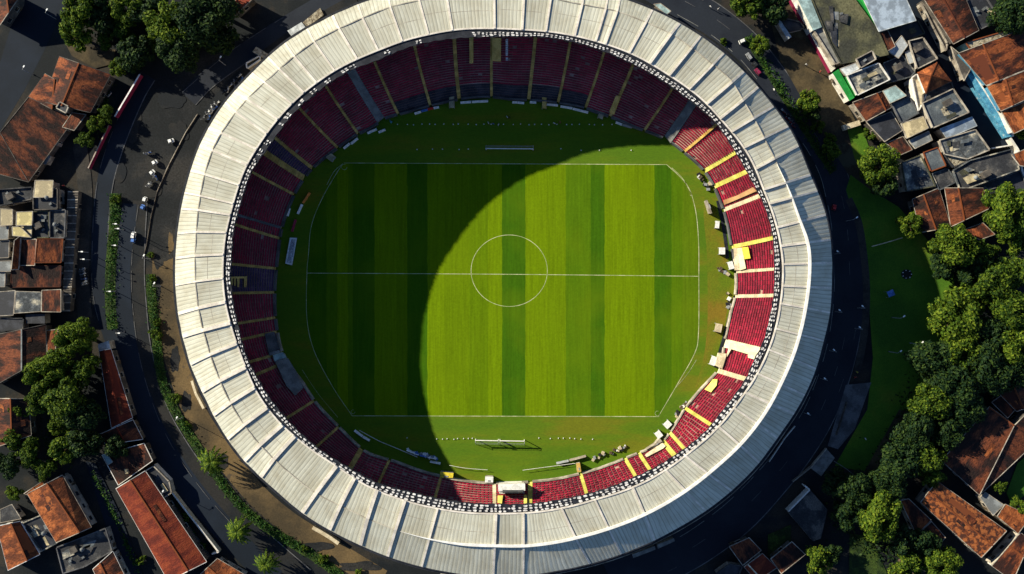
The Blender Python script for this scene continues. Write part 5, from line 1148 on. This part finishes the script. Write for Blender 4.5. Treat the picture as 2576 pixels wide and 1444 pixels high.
TR = [
 # north-west wood
 (203, 22, 46, 'mid_a', 'yellow green tree at the top edge, left end of the upper left wood'), (190, 84, 42, 'mid_a', 'yellow green tree over the dirt yard, left end of the upper left wood'),
 (325, 18, 44, 'big_a', 'bright tree at the top edge in the middle of the upper left wood'), (262, 55, 36, 'mid_c', 'dark tree between the bright ones of the upper left wood'),
 (310, 80, 30, 'mid_b', 'mid green tree in the middle of the upper left wood'), (265, 100, 26, 'mid_b', 'smaller mid green tree left of middle in the upper left wood'),
 (432, 62, 56, 'big_a', 'largest bright dome shaped tree of the upper left wood'), (398, 105, 26, 'mid_a', 'small bright tree under the large dome shaped tree'),
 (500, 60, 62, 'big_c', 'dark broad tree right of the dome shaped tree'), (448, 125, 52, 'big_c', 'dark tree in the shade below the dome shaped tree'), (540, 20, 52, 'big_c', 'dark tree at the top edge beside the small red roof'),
 (375, 20, 42, 'mid_c', 'dark tree at the top edge left of the dome shaped tree'), (250, 15, 40, 'mid_c', 'dark tree at the top edge between two bright ones'), (345, 130, 36, 'mid_c', 'dark tree at the lower rim of the upper left wood'), (545, 95, 42, 'mid_c', 'dark tree by the ring road end, right rim of the wood'),
 (298, 168, 23, 'mid_a', 'small bright round tree at the corner of the rust red house'), (325, 160, 26, 'mid_c', 'dark tree beside the small bright round tree'),
 (268, 285, 22, 'mid_b', 'upper of three small trees between house and red wall'), (243, 312, 23, 'mid_a', 'middle of three small trees between house and red wall, brightest'), (215, 352, 21, 'mid_b', 'lowest of three small trees between house and red wall'),
 # west
 (190, 850, 50, 'big_a', 'bright tree beside the arcade foot, uppermost of the large western group'), (212, 930, 40, 'mid_b', 'mid green tree next to the pale grey slab roof'), (120, 935, 52, 'big_a', 'broad bright tree in the middle of the large western group'), (165, 1005, 54, 'big_b', 'broad green tree below the middle of the western group'), (205, 1040, 48, 'big_c', 'dark tree beside the red roof row, western group'),
 (45, 1040, 24, 'mid_a', 'small bright tree over the dark red roof at the left edge'), (105, 1000, 40, 'mid_b', 'green tree left of middle in the western group'), (150, 1072, 24, 'mid_a', 'small bright tree over the pointed grey roof'), (35, 1105, 30, 'mid_b', 'green tree at the left edge of the western group'), (75, 1140, 32, 'mid_b', 'green tree at the lower left of the western group'), (170, 1125, 40, 'mid_a', 'bright tree above the orange gabled house'), (215, 1115, 42, 'mid_c', 'dark tree between the orange gabled house and red row'), (115, 1180, 28, 'mid_b', 'small tree touching the top of the orange gabled house'), (25, 1170, 30, 'mid_c', 'dark tree at the left edge above the scale tiled house'), (35, 1240, 18, 'mid_a', 'little bright tree left of the orange gabled house'),
 (293, 1125, 32, 'mid_c', 'dark conical tree growing through the short red roofs'),
 # north-east strip
 (1912, 112, 22, 'mid_a', 'bright tree at the upper end of the ring road hedge'), (1890, 8, 42, 'mid_b', 'green tree at the top edge by the earth road'), (1945, 25, 36, 'mid_c', 'dark tree at the top edge by the black walled yard'), (2034, 257, 30, 'mid_a', 'round bright tree between ring road and earth road'), (2042, 285, 24, 'mid_c', 'dark tree just below the round bright tree'),
 (2060, 318, 20, 'bush_a', 'star leaved bush right of the ring road, upper one'), (2086, 348, 18, 'bush_a', 'bush right of the ring road, middle one'), (2092, 378, 22, 'mid_a', 'small bright tree at the lower end of the ring road hedge'), (2190, 335, 18, 'bush_b', 'bush at the black striped sheet roof'),
 (2212, 415, 48, 'big_a', 'large round bright tree at the top of the lawn'), (2225, 465, 36, 'mid_c', 'dark tree below the large round tree at the lawn top'), (2290, 565, 28, 'mid_a', 'small bright tree at the left corner of the rust roofs'),
 (2540, 40, 50, 'big_c', 'dark tree at the top right corner'), (2570, 330, 20, 'mid_a', 'bright bush like tree at the right edge by the blue wall end'),
 # east wood
 (2405, 615, 58, 'big_a', 'broad bright tree below the rust roofs'), (2465, 640, 40, 'mid_b', 'green tree right of the broad bright tree below the rust roofs'), (2535, 530, 60, 'big_a', 'large bright tree at the right edge beside the rust roofs'), (2565, 600, 38, 'mid_a', 'bright tree at the right edge under the large one'),
 (2500, 715, 52, 'big_b', 'mid green tree at the upper part of the eastern wood'), (2550, 780, 58, 'big_b', 'large green tree at the right edge of the eastern wood'), (2372, 672, 34, 'mid_c', 'dark tree added to shade the lawn rim below the broad bright tree'), (2360, 955, 44, 'big_c', 'dark tree at the lawn rim left of the lower eastern wood'), (2398, 800, 58, 'big_a', 'bright tree at the lawn side of the eastern wood, upper'), (2420, 880, 56, 'big_a', 'bright tree at the lawn side of the eastern wood, lower'), (2480, 850, 50, 'big_c', 'dark tree in the middle of the eastern wood'), (2550, 870, 56, 'big_a', 'bright tree at the right edge, middle of the eastern wood'),  # the tree just below the broad bright one is added to shade the lawn
 (2432, 692, 36, 'mid_c', 'dark tree between the broad bright tree and the eastern wood'), (2445, 748, 42, 'mid_a', 'bright tree above the uppermost lawn side tree of the eastern wood'), (2480, 680, 40, 'mid_c', 'dark tree in the gap of the upper eastern wood'), (2545, 690, 44, 'mid_b', 'mid green tree at the right edge above the eastern wood'), (2350, 900, 52, 'big_c', 'dark tree at the left rim of the eastern wood'), (2480, 930, 60, 'big_c', 'dark broad tree at the lower eastern wood'), (2400, 960, 58, 'big_c', 'dark broad tree at the lower left of the eastern wood'), (2550, 930, 50, 'big_c', 'dark tree at the right edge under the eastern wood'),
 # south-east
 (2340, 1010, 52, 'big_b', 'dark green tree at the lower end of the lawn, upper one'), (2420, 1025, 50, 'big_c', 'dark tree above the large striped rust roof'), (2300, 1085, 48, 'big_c', 'dark tree right of the reddish path, upper one'), (2265, 1150, 50, 'big_c', 'dark tree right of the reddish path, lower one'), (2325, 1145, 46, 'big_b', 'speckled tree left of the large striped rust roof'), (2340, 1195, 36, 'mid_b', 'small speckled tree between the rust roofs'), (2230, 1215, 44, 'big_c', 'dark tree above the bright round tree'), (2380, 1085, 44, 'big_c', 'dark tree touching the striped rust roof'),
 (2216, 1296, 58, 'big_a', 'bright round tree alone among dark ones in the lower right'), (2060, 1410, 34, 'mid_a', 'bright tree at the bottom edge below the ruined slab'), (2285, 1425, 38, 'mid_a', 'bright tree at the bottom edge, left of a pair'), (2370, 1420, 44, 'big_a', 'bright tree at the bottom edge, right of a pair'), (2150, 1230, 46, 'big_c', 'dark tree right of the white angled wall'), (2105, 1215, 40, 'mid_c', 'dark tree above the ruined slab'), (2130, 1290, 34, 'mid_c', 'dark tree right of the ruined slab'), (2270, 1360, 40, 'mid_c', 'dark tree below the bright round tree'), (2320, 1365, 36, 'mid_c', 'dark tree left of the mottled orange roof end'), (2090, 1395, 26, 'mid_c', 'dark tree beside the bright bottom edge tree'),
 (2515, 1225, 20, 'mid_b', 'small tree between striped roof and bright grass'), (2560, 1275, 22, 'mid_a', 'small sunny tree at the right edge by the bright grass'), (2545, 1425, 20, 'mid_a', 'small bright tree in the bottom right corner'),
]
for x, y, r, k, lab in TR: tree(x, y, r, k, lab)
for x, y, r, k, lab in [(391, 840, 17, 'bush_b', 'bush in the verge under the shaded path, beside the left stadium edge'), (396, 812, 13, 'bush_b', 'smaller bush above the one in the left verge'), (442, 1000, 14, 'bush_b', 'leafy bush in the verge at the lower left bend'), (473, 1068, 10, 'bush_a', 'small yellow bush in the verge at the lower left bend'),
                       (768, 1380, 11, 'bush_a', 'round bright bush in the verge, left of two at the bottom'), (812, 1405, 14, 'bush_a', 'tall bright bush in the verge, middle of the bottom row'), (902, 1440, 12, 'bush_a', 'bright bush cut by the bottom edge'), (384, 700, 10, 'bush_a', 'small yellow green bush at the top of the left verge'), (290, 500, 16, 'bush_b', 'bush at the upper end of the road median'),
                       (378, 640, 9, 'bush_b', 'tiny bush by the low kerb wall'), (355, 1410, 14, 'bush_a', 'bush at the bottom of the street verge'), (1820, 105, 12, 'bush_b', 'small bush between stadium edge and ring road'), (205, 1285, 16, 'bush_b', 'bush on the right slope side of the orange gabled house'), (500, 1380, 16, 'bush_b', 'bush at the lower end of the cream garden wall'), (470, 1300, 14, 'bush_a', 'bush midway along the cream garden wall')]:
    tree(x, y, r, k, lab, 'bush', 'bush')
# feather palms on the lower left verge
def palm(x, y, r, n, label, seed, h=6.0):
    rnd = random.Random(seed); p = P(x, y, h); R = r * .1; root = thing('palm_tree', label, 'palm', (p.x, p.y, 0))
    m = MB(); m.cyl((0, 0, 0), (.1, 0, h * .5), .28, .2, 9); m.cyl((.1, 0, h * .5), (0, 0, h), .2, .16, 9); m.build('trunk', [M['bark']], root)
    m = MB()
    for k in range(n):
        a = 2 * PI * k / n + rnd.uniform(-.2, .2); L = R * rnd.uniform(.75, 1.1); up = rnd.uniform(.1, .75); d = Vector((math.cos(a), math.sin(a), 0)); s = Vector((-d.y, d.x, 0)); pr = None
        for j in range(8):
            t = j / 7; c = Vector((0, 0, h)) + d * L * t + Vector((0, 0, L * (up * t - (up + .45) * t * t))); w = (.1 + .34 * math.sin(PI * min(1, t * .9 + .1))) * R * .32
            if pr:
                for sd in (-1, 1): m.face([pr[0], pr[0] + s * sd * pr[1] * .6 + d * .15 - Vector((0, 0, .12)), c + s * sd * w - Vector((0, 0, .16)), c])
            pr = (c, w)
    m.build('crown', [M['leaf_a']], root)
palm(530, 1163, 38, 27, 'ragged palm in the verge, upper of three along the lower left bend', 3, 5.5); palm(598, 1337, 37, 32, 'star shaped palm standing by the road at the lower left', 4, 5.0); palm(668, 1420, 34, 28, 'star shaped palm near the bottom edge left of the stadium', 6, 5.0)

VW = [([(289, 487), (288, 560), (281, 640), (277, 720), (279, 790), (284, 828)], 26), ([(378, 690), (382, 760), (392, 830), (398, 900), (412, 970), (438, 1030), (474, 1090), (520, 1160), (574, 1236), (630, 1296), (700, 1346), (790, 1400), (860, 1450)], 22),
      ([(1880, 90), (1925, 160), (1970, 232), (2020, 310), (2075, 395), (2100, 430)], 26), ([(232, 1185), (270, 1260), (310, 1350), (352, 1450)], 14), ([(270, 200), (262, 240), (250, 300), (228, 350)], 30), ([(440, 1270), (480, 1330), (510, 1390)], 12)]
tag(cover('ground_cover', VW, 'leaf_g', .22, .24, 5), 'low leafy ground cover filling the road medians and verges', 'ground cover', None, 'stuff')
tag(cover('undergrowth', [([(2330, 900), (2300, 1050), (2230, 1200), (2150, 1280)], 90), ([(2440, 640), (2450, 760), (2430, 900), (2430, 1010)], 110), ([(2120, 1230), (2130, 1330), (2260, 1400)], 60), ([(200, 40), (330, 60), (470, 90), (560, 60)], 90), ([(120, 960), (170, 1040), (120, 1120), (190, 1150)], 70)], 'leaf_c', .05, .36, 9), 'dark undergrowth beneath the tree groups', 'undergrowth', None, 'stuff')

# ---------------------------------------------------------------- street lamps
lamp0 = None
def lamp(x, y, label, group, rz=0, h=5.5):
    global lamp0
    p = P(x, y, h)
    if lamp0 is None:
        r = thing('street_lamp', label, 'street lamp', (p.x, p.y, 0), rz, group)
        m = MB(); m.cyl((-.9, 0, 0), (-.9, 0, 5.3), .09, .06, 8); m.cyl((-.9, 0, 5.3), (-.1, 0, 5.5), .05, .04, 6); m.build('pole', [M['p_grey']], r)
        m = MB(); m.box((0, 0, 5.5), (.55, .28, .14)); m.build('lamp_head', [M['p_white']], r); m = MB(); m.cyl((-.9, 0, 0), (-.9, 0, .3), .2, .16, 8); m.build('base', [M['conc_dark']], r)
        lamp0 = r; return
    dup(lamp0, (p.x, p.y, 0), rz, None, label, group)
for x, y in ((291, 563), (297, 575), (289, 617), (276, 733), (299, 838), (206, 633), (210, 652)): lamp(x, y, 'slim grey street lamp with white head along the western road', 'street lamps of the western road')
for x, y in ((2064, 505), (2107, 632), (2112, 780), (2098, 880), (2075, 952), (2033, 1040), (2170, 770), (2163, 823)): lamp(x, y, 'slim grey street lamp with white head along the eastern ring road', 'street lamps of the eastern ring road', 2.5)
for x, y in ((362, 642), (388, 712), (410, 1235), (445, 1050), (555, 143), (118, 24), (60, 167)): lamp(x, y, 'slim grey street lamp with white head beside the left side paths', 'street lamps of the left side paths', 1)
for x, y in ((2150, 548), (2314, 860), (2268, 795), (2260, 882), (2218, 1375 - 42)): lamp(x, y, 'slim grey lamp with white head standing on the dark lawn', 'lamps on the lawn', .6, 4)

# ---------------------------------------------------------------- vehicles
def scooter_mb(body):
    m = MB()
    for x in (-.62, .62): m.cyl((x, -.06, .28), (x, .06, .28), .28, .28, 12, 1)
    m.hull([(-.85, -.17, .35), (-.1, -.17, .3), (-.1, .17, .3), (-.85, .17, .35)], [(-.9, -.14, .72), (-.12, -.15, .66), (-.12, .15, .66), (-.9, .14, .72)], 0)
    m.hull([(-.85, -.15, .72), (-.1, -.13, .68), (-.1, .13, .68), (-.85, .15, .72)], [(-.8, -.12, .84), (-.15, -.1, .78), (-.15, .1, .78), (-.8, .12, .84)], 1)
    m.hull([(-.12, -.15, .28), (.38, -.15, .28), (.38, .15, .28), (-.12, .15, .28)], [(-.12, -.15, .36), (.38, -.15, .36), (.38, .15, .36), (-.12, .15, .36)], 0)
    m.hull([(.36, -.2, .3), (.46, -.2, .3), (.46, .2, .3), (.36, .2, .3)], [(.28, -.16, 1.0), (.36, -.16, 1.0), (.36, .16, 1.0), (.28, .16, 1.0)], 0)
    m.cyl((.3, -.35, 1.05), (.3, .35, 1.05), .035, .035, 6, 1); m.cyl((.62, 0, .28), (.32, 0, 1.05), .05, .05, 6, 1); m.box((.42, 0, .95), (.12, .2, .16), 0, 2); return m
sc0 = {}
def scooter(x, y, rz, body, label, group):
    p = P(x, y, LV[0] + .02)
    if body not in sc0:
        o = scooter_mb(body).build('scooter', [M[body], M['p_black'], M['p_grey']]); sc0[body] = o
    else: o = sc0[body].copy(); COL.objects.link(o)
    tag(o, label, 'scooter', group); o.location = p; o.rotation_euler = (0, 0, rz); o.scale = (1.0, 1.15, 1)
for x, y, rz, b in ((212, 676, .2, 'p_white'), (211, 682, .1, 'p_grey'), (213, 688, .3, 'p_white'), (216, 701, .1, 'p_blue'), (214, 694, .2, 'p_black'), (217, 708, .6, 'p_white'), (218, 714, .3, 'p_grey')):
    scooter(x, y, rz, b, '%s scooter in the parked row on the western pavement' % b[2:].replace('p_', ''), 'scooters parked on the western pavement')
for k, (x, y) in enumerate(((605, 190), (598, 200), (590, 206), (583, 214), (610, 198), (575, 226), (566, 232), (540, 262), (533, 270), (545, 270), (526, 281), (519, 288), (514, 296), (535, 280), (528, 293), (550, 258), (600, 212), (592, 220))):
    b = ('p_white', 'p_black', 'p_grey', 'p_white', 'p_blue')[k % 5]; scooter(x, y, .7 + .3 * (k % 3), b, '%s scooter in the crowded parking strip by the upper left stadium rim' % b[2:], 'scooters by the upper left stadium rim')
for k, (x, y) in enumerate(((1968, 278), (1974, 284), (1980, 290), (1978, 298), (1985, 300), (1988, 308), (1983, 312), (1992, 316))):
    b = ('p_white', 'p_red', 'p_black', 'p_red')[k % 4]; scooter(x, y, 2.4 + .2 * (k % 3), b, '%s scooter in the row squeezed beside the right stadium rim' % b[2:], 'scooters by the right stadium rim')
for k, (x, y) in enumerate(((372, 386), (378, 384), (375, 463), (381, 463), (388, 440), (394, 446), (270, 205), (262, 226), (256, 245), (247, 258), (276, 240))):
    scooter(x, y, .4 * k, ('p_white', 'p_blue', 'p_white', 'p_grey')[k % 4], '%s scooter left in the %s' % (('white', 'blue', 'white', 'grey')[k % 4], 'gravel yard' if k < 6 else 'lane between rust red house and red wall'), 'scooters in the gravel yard' if k < 6 else 'scooters beside the rust red house')
def car(x, y, rz, body, label, L=2.7, van=False, sc=.68):
    r = thing('parked_car' if not van else 'delivery_van', label, 'car' if not van else 'van', P(x, y, LV[0] + .01), rz); W, h = 1.45, .55; r.scale = (sc, sc, sc)
    m = MB(); a = [(-L / 2, -W / 2), (L / 2 - .15, -W / 2), (L / 2, -W / 2 + .25), (L / 2, W / 2 - .25), (L / 2 - .15, W / 2), (-L / 2, W / 2)]
    m.hull([(u, v, .28) for u, v in a], [(u * .98, v * .97, .28 + h) for u, v in a]); m.build('body', [M[body]], r)
    x0, x1 = (-L / 2 + .05, L * .12) if not van else (-L / 2 + .05, L * .28); hh = .5 if not van else .85
    m = MB(); m.hull([(x0, -W * .46, .83), (x1 + .25, -W * .46, .83), (x1 + .25, W * .46, .83), (x0, W * .46, .83)], [(x0 + .2, -W * .38, .83 + hh), (x1, -W * .38, .83 + hh), (x1, W * .38, .83 + hh), (x0 + .2, W * .38, .83 + hh)], cap=True); m.build('window', [M['glass']], r)
    m = MB(); m.hull([(x0 + .16, -W * .39, .83 + hh), (x1 + .02, -W * .39, .83 + hh), (x1 + .02, W * .39, .83 + hh), (x0 + .16, W * .39, .83 + hh)], [(x0 + .22, -W * .36, .88 + hh), (x1 - .04, -W * .36, .88 + hh), (x1 - .04, W * .36, .88 + hh), (x0 + .22, W * .36, .88 + hh)]); m.build('roof', [M[body]], r)
    for sx in (-1, 1):
        for sy in (-1, 1): m = MB(); m.cyl((sx * L * .3, sy * W * .5 - .09, .3), (sx * L * .3, sy * W * .5 + .09, .3), .3, .3, 14); m.build('wheel', [M['p_black']], r)
    for sy in (-1, 1): m = MB(); m.box((L / 2 - .03, sy * W * .3, .58), (.08, .26, .14)); m.build('headlight', [M['p_grey']], r)
car(432, 355, .3, 'p_white', 'small white car in the gravel yard beside the kerb wall', 2.2); car(391, 409, .5, 'p_white', 'tiny white car in the middle of the gravel yard', 2.0); car(385, 434, .7, 'p_white', 'tiny white car in the lower gravel yard', 2.0)
car(367, 502, 1.3, 'p_white', 'tiny white van on the lane end at the gravel yard', 1.9, True); car(338, 592, 1.4, 'p_white', 'white van standing at the western road edge', 2.6, True); car(337, 603, 1.4, 'p_blue', 'blue car behind the white van at the western road edge', 2.2)
car(2018 - 152, 105, .4, 'p_white', 'white van on the upper right ring road', 2.4, True); car(2033 - 150, 143, 2.2, 'p_grey', 'silver car on the upper right ring road beside the hedge', 2.9); car(361, 521, 1.2, 'p_blue', 'blue car at the head of the western road', 1.8)
car(2097, 522, 1.3, 'p_red', 'dark red car alone on the right ring road', 2.0); car(1898, 163, 2.3, 'p_black', 'black car on the ring road below the silver one', 2.2); car(1905, 181, 2.3, 'p_maroon', 'maroon car beside the right stadium rim, top right', 2.6)
# blue canopy tent and dark play mound on the lawn
r = thing('canopy_tent', 'small blue canopy tent on the dark lawn', 'tent', P(2233, 738, 0), .4); m = MB()
b = [Vector((x, y, 2.0)) for x, y in ((-.85, -.75), (.85, -.75), (.85, .75), (-.85, .75))]
for i in range(4): m.face([b[i], b[(i + 1) % 4], (0, 0, 2.8)])
m.build('canopy', [M['p_blue']], r)
for v in b: m = MB(); m.cyl((v.x, v.y, 0), (v.x, v.y, 2.0), .04, .04, 6); m.build('leg', [M['p_grey']], r)
r = thing('play_mound', 'round dark mound with pale marker stones on the lawn', 'mound', P(2280, 690, 0)); m = MB(); rows = []
for j in range(5): a = j / 4; rows.append([Vector((math.cos(2 * PI * k / 24) * 1.7 * (1 - a * .97), math.sin(2 * PI * k / 24) * 1.5 * (1 - a * .97), .6 * math.sin(a * PI / 2))) for k in range(25)])
m.sheet(rows); m.build('mound', [M['ground']], r, smooth=True)
for k in range(7): m = MB(); a = k * .9; m.box((math.cos(a) * 1.1, math.sin(a) * 1.0, .42), (.2, .15, .14), a); m.build('stone', [M['p_white']], r)

# ---------------------------------------------------------------- people
def person_mesh(pose, seed):
    J = {'pel': (0, 0, .95), 'bel': (.01, 0, 1.12), 'chest': (.02, 0, 1.32), 'neck': (.02, 0, 1.48), 'head': (.04, 0, 1.60), 'top': (.03, 0, 1.73)}
    s = pose
    for sd, n in ((1, 'l'), (-1, 'r')):
        f = .22 * s * sd
        J['sh' + n] = (.01, .19 * sd, 1.40); J['el' + n] = (-.10 - f * .5, .27 * sd, 1.14); J['wr' + n] = (.06 - f, .28 * sd, .93); J['ha' + n] = (.10 - f, .27 * sd, .83)
        J['hi' + n] = (0, .10 * sd, .90); J['kn' + n] = (.05 + f * .6, .11 * sd, .50); J['an' + n] = (-.02 + f, .12 * sd, .08); J['to' + n] = (.16 + f, .14 * sd, .04)
    E = [('pel', 'bel'), ('bel', 'chest'), ('chest', 'neck'), ('neck', 'head'), ('head', 'top')]
    for n in 'lr': E += [('chest', 'sh' + n), ('sh' + n, 'el' + n), ('el' + n, 'wr' + n), ('wr' + n, 'ha' + n), ('pel', 'hi' + n), ('hi' + n, 'kn' + n), ('kn' + n, 'an' + n), ('an' + n, 'to' + n)]
    Rr = dict(pel=.15, bel=.14, chest=.16, neck=.06, head=.10, top=.08, sh=.07, el=.048, wr=.035, ha=.045, hi=.09, kn=.062, an=.045, to=.04)
    names = list(J); me = bpy.data.meshes.new('figure'); me.from_pydata([J[n] for n in names], [(names.index(a), names.index(b)) for a, b in E], []); o = bpy.data.objects.new('figure', me); COL.objects.link(o)
    md = o.modifiers.new('s', 'SKIN')
    for n, v in zip(names, me.skin_vertices[0].data): r = Rr.get(n, Rr.get(n[:-1], .05)); v.radius = (r, r); v.use_root = n == 'pel'
    o.modifiers.new('d', 'SUBSURF').levels = 1
    dg = bpy.context.evaluated_depsgraph_get(); out = bpy.data.meshes.new_from_object(o.evaluated_get(dg)); bpy.data.objects.remove(o); return out
base = [person_mesh(.9, 1), person_mesh(.15, 2)]
for me in base:
    for x in ('p_skin', 'p_white', 'p_black'): me.materials.append(M[x])
    for p in me.polygons:
        c = p.center; p.use_smooth = True
        p.material_index = 2 if c.z < .93 or c.z > 1.68 or (c.z > 1.56 and c.x < .02) else (0 if c.z > 1.50 or (abs(c.y) > .22 and c.z < 1.12) else 1)
def person(x, y, rz, shirt, label, pose=0, z=0):
    me = base[pose].copy(); me.materials[1] = M[shirt]; o = bpy.data.objects.new('person', me); COL.objects.link(o); o.location = P(x, y, z + LV[0]); o.rotation_euler = (0, 0, rz); tag(o, label, 'person')
PPL = [(1229, 311, .3, 'p_white', 'person in white shirt in the cone row, left of the pair below the far stand'), (1241, 313, 1.2, 'p_blue', 'person in blue shirt in the cone row, beside a person in white'), (1254, 315, 2.6, 'p_white', 'person in white shirt standing right of the pair in the cone row'), (1276, 296, .5, 'p_white', 'person in white shirt on shaded grass above the cone row'), (1281, 297, 2.2, 'p_black', 'person in black shirt beside one in white above the cone row'),
       (1394, 312, 1.0, 'p_white', 'person in white shirt at the right part of the cone row'), (1408, 309, 2.8, 'p_maroon', 'person in maroon shirt at the right part of the cone row'), (983, 306, .4, 'p_cyan', 'person in bright cyan top on the shaded corner grass below the stand'), (986, 309, 2.4, 'p_cyan', 'person in cyan bending beside the other cyan one on the corner grass'),
       (2152, 935, .7, 'p_yellow', 'person in yellow top on the right road pavement'), (2148, 948, 1.7, 'p_red', 'person in red top just below the one in yellow on the right pavement'), (2173, 1102, .4, 'p_white', 'person in white shirt alone on the lower dark lawn'), (2060, 182, 2.1, 'p_red', 'person in red top on the earth road'), (2025, 165, 1.1, 'p_white', 'person in white shirt walking on the earth road'),
       (1944, 228, .2, 'p_white', 'person in white shirt walking along the right ring road hedge'), (1785, 20, .9, 'p_white', 'person in white shirt at the top of the ring road'), (1805, 25, 2, 'p_white', 'person in white shirt, right one at the top of the ring road'), (165, 468, 1.4, 'p_red', 'person in red top below the cream skylight roof'), (394, 1262, .8, 'p_white', 'person in white shirt at the edge of the lower left road'), (296, 118, 1, 'p_white', 'person in white shirt beside the dirt yard trees')]
for k, (x, y, rz, sh, lab) in enumerate(PPL): person(x, y, rz, sh, lab, k % 2)
# spare boulders and debris: pale equipment piles on the touchline
rk0 = None
def crate(x, y, s, rz, mt, label, group):
    m = MB(); h = s * .7
    m.hull([(-s / 2, -s * .4, 0), (s / 2, -s * .4, 0), (s / 2, s * .4, 0), (-s / 2, s * .4, 0)], [(-s / 2, -s * .4, h), (s / 2, -s * .4, h), (s / 2, s * .4, h), (-s / 2, s * .4, h)])
    r = thing('equipment_crate', label, 'crate', P(x, y, LV[0]), rz, group); m.build('body', [M[mt]], r)
    m = MB(); m.box((0, 0, h + .04), (s * 1.06, s * .86, .08)); m.build('lid', [M[mt]], r)
    m = MB(); m.box((s / 2 + .02, 0, h * .6), (.05, s * .3, .06)); m.build('handle', [M['p_black']], r)
G1, G2, G3 = 'crates along the near left rail', 'crates before the lower right stand', 'crates at the sunny right touchline'
for k in range(26):
    x, y = lp(Z('H', 1080, 285), Z('H', 1440, 385), random.random()); mt = random.choice(('p_white', 'p_blue', 'p_white', 'p_navy', 'p_grey')); crate(x + random.uniform(-3, 3), y + random.uniform(-4, 4), random.uniform(.4, .8), random.random() * 3, mt, '%s crate in the blue white pile along the near left rail' % mt[2:], G1)
for k in range(22):
    x, y = lp(Z('G', 1350, 110), Z('G', 1780, -40), random.random()); mt = random.choice(('cream', 'p_black', 'p_grey', 'p_white', 'bark')); crate(x + random.uniform(-4, 4), y + random.uniform(-5, 5), random.uniform(.35, .8), random.random() * 3, mt, '%s crate in the mixed pile before the lower right stand' % mt.replace('p_', '').replace('bark', 'brown'), G2)
for t, x0, y0, x1, y1, n in (('D', 270, 0, 400, 180, 14), ('D', 490, 1070, 640, 1170, 12), ('E', 600, 60, 620, 240, 10), ('D', 385, 60, 560, 320, 12), ('F', 560, 200, 690, 30, 16)):
    for k in range(n):
        x, y = lp(Z(t, x0, y0), Z(t, x1, y1), random.random()); mt = random.choice(('cream', 'p_black', 'p_white', 'p_grey', 'bark')); crate(x + random.uniform(-3, 3), y + random.uniform(-3, 3), random.uniform(.4, .9), random.random() * 3, mt, '%s crate in the clutter of the sunny right touchline' % mt.replace('p_', '').replace('bark', 'brown'), G3)

# ---------------------------------------------------------------- camera and light
cam = bpy.data.cameras.new('camera'); co = bpy.data.objects.new('camera', cam); COL.objects.link(co); SC.camera = co
co.location = (0, 0, HC); co.rotation_euler = (0, 0, 0); cam.sensor_width = 36.0; cam.lens = 36.0 * HC / 257.6; cam.clip_end = 6000; cam.clip_start = 1
sun = bpy.data.lights.new('sun', 'SUN'); sun.energy = 5.0; sun.angle = math.radians(.6); sun.color = (1.0, .92, .71)
so = bpy.data.objects.new('sun', sun); COL.objects.link(so); so.rotation_euler = SUN_T.to_track_quat('-Z', 'Y').to_euler(); so.location = (-100, 60, 150)
W = bpy.data.worlds.new('World'); SC.world = W; W.use_nodes = True; nt = W.node_tree; bg = nt.nodes['Background']
sky = nt.nodes.new('ShaderNodeTexSky'); sky.sky_type = 'NISHITA'; sky.sun_disc = False
sky.sun_elevation = math.asin(-SUN_T.normalized().z); sky.sun_rotation = math.atan2(-SUN_T.x, -SUN_T.y)
nt.links.new(sky.outputs[0], bg.inputs[0]); bg.inputs[1].default_value = .07; sky.altitude = 1500; sky.air_density = .95; sky.dust_density = .3; sky.ozone_density = 4
SC.view_settings.view_transform = 'Standard'; SC.view_settings.look = 'None'; SC.view_settings.exposure = 1.1; SC.view_settings.gamma = 1
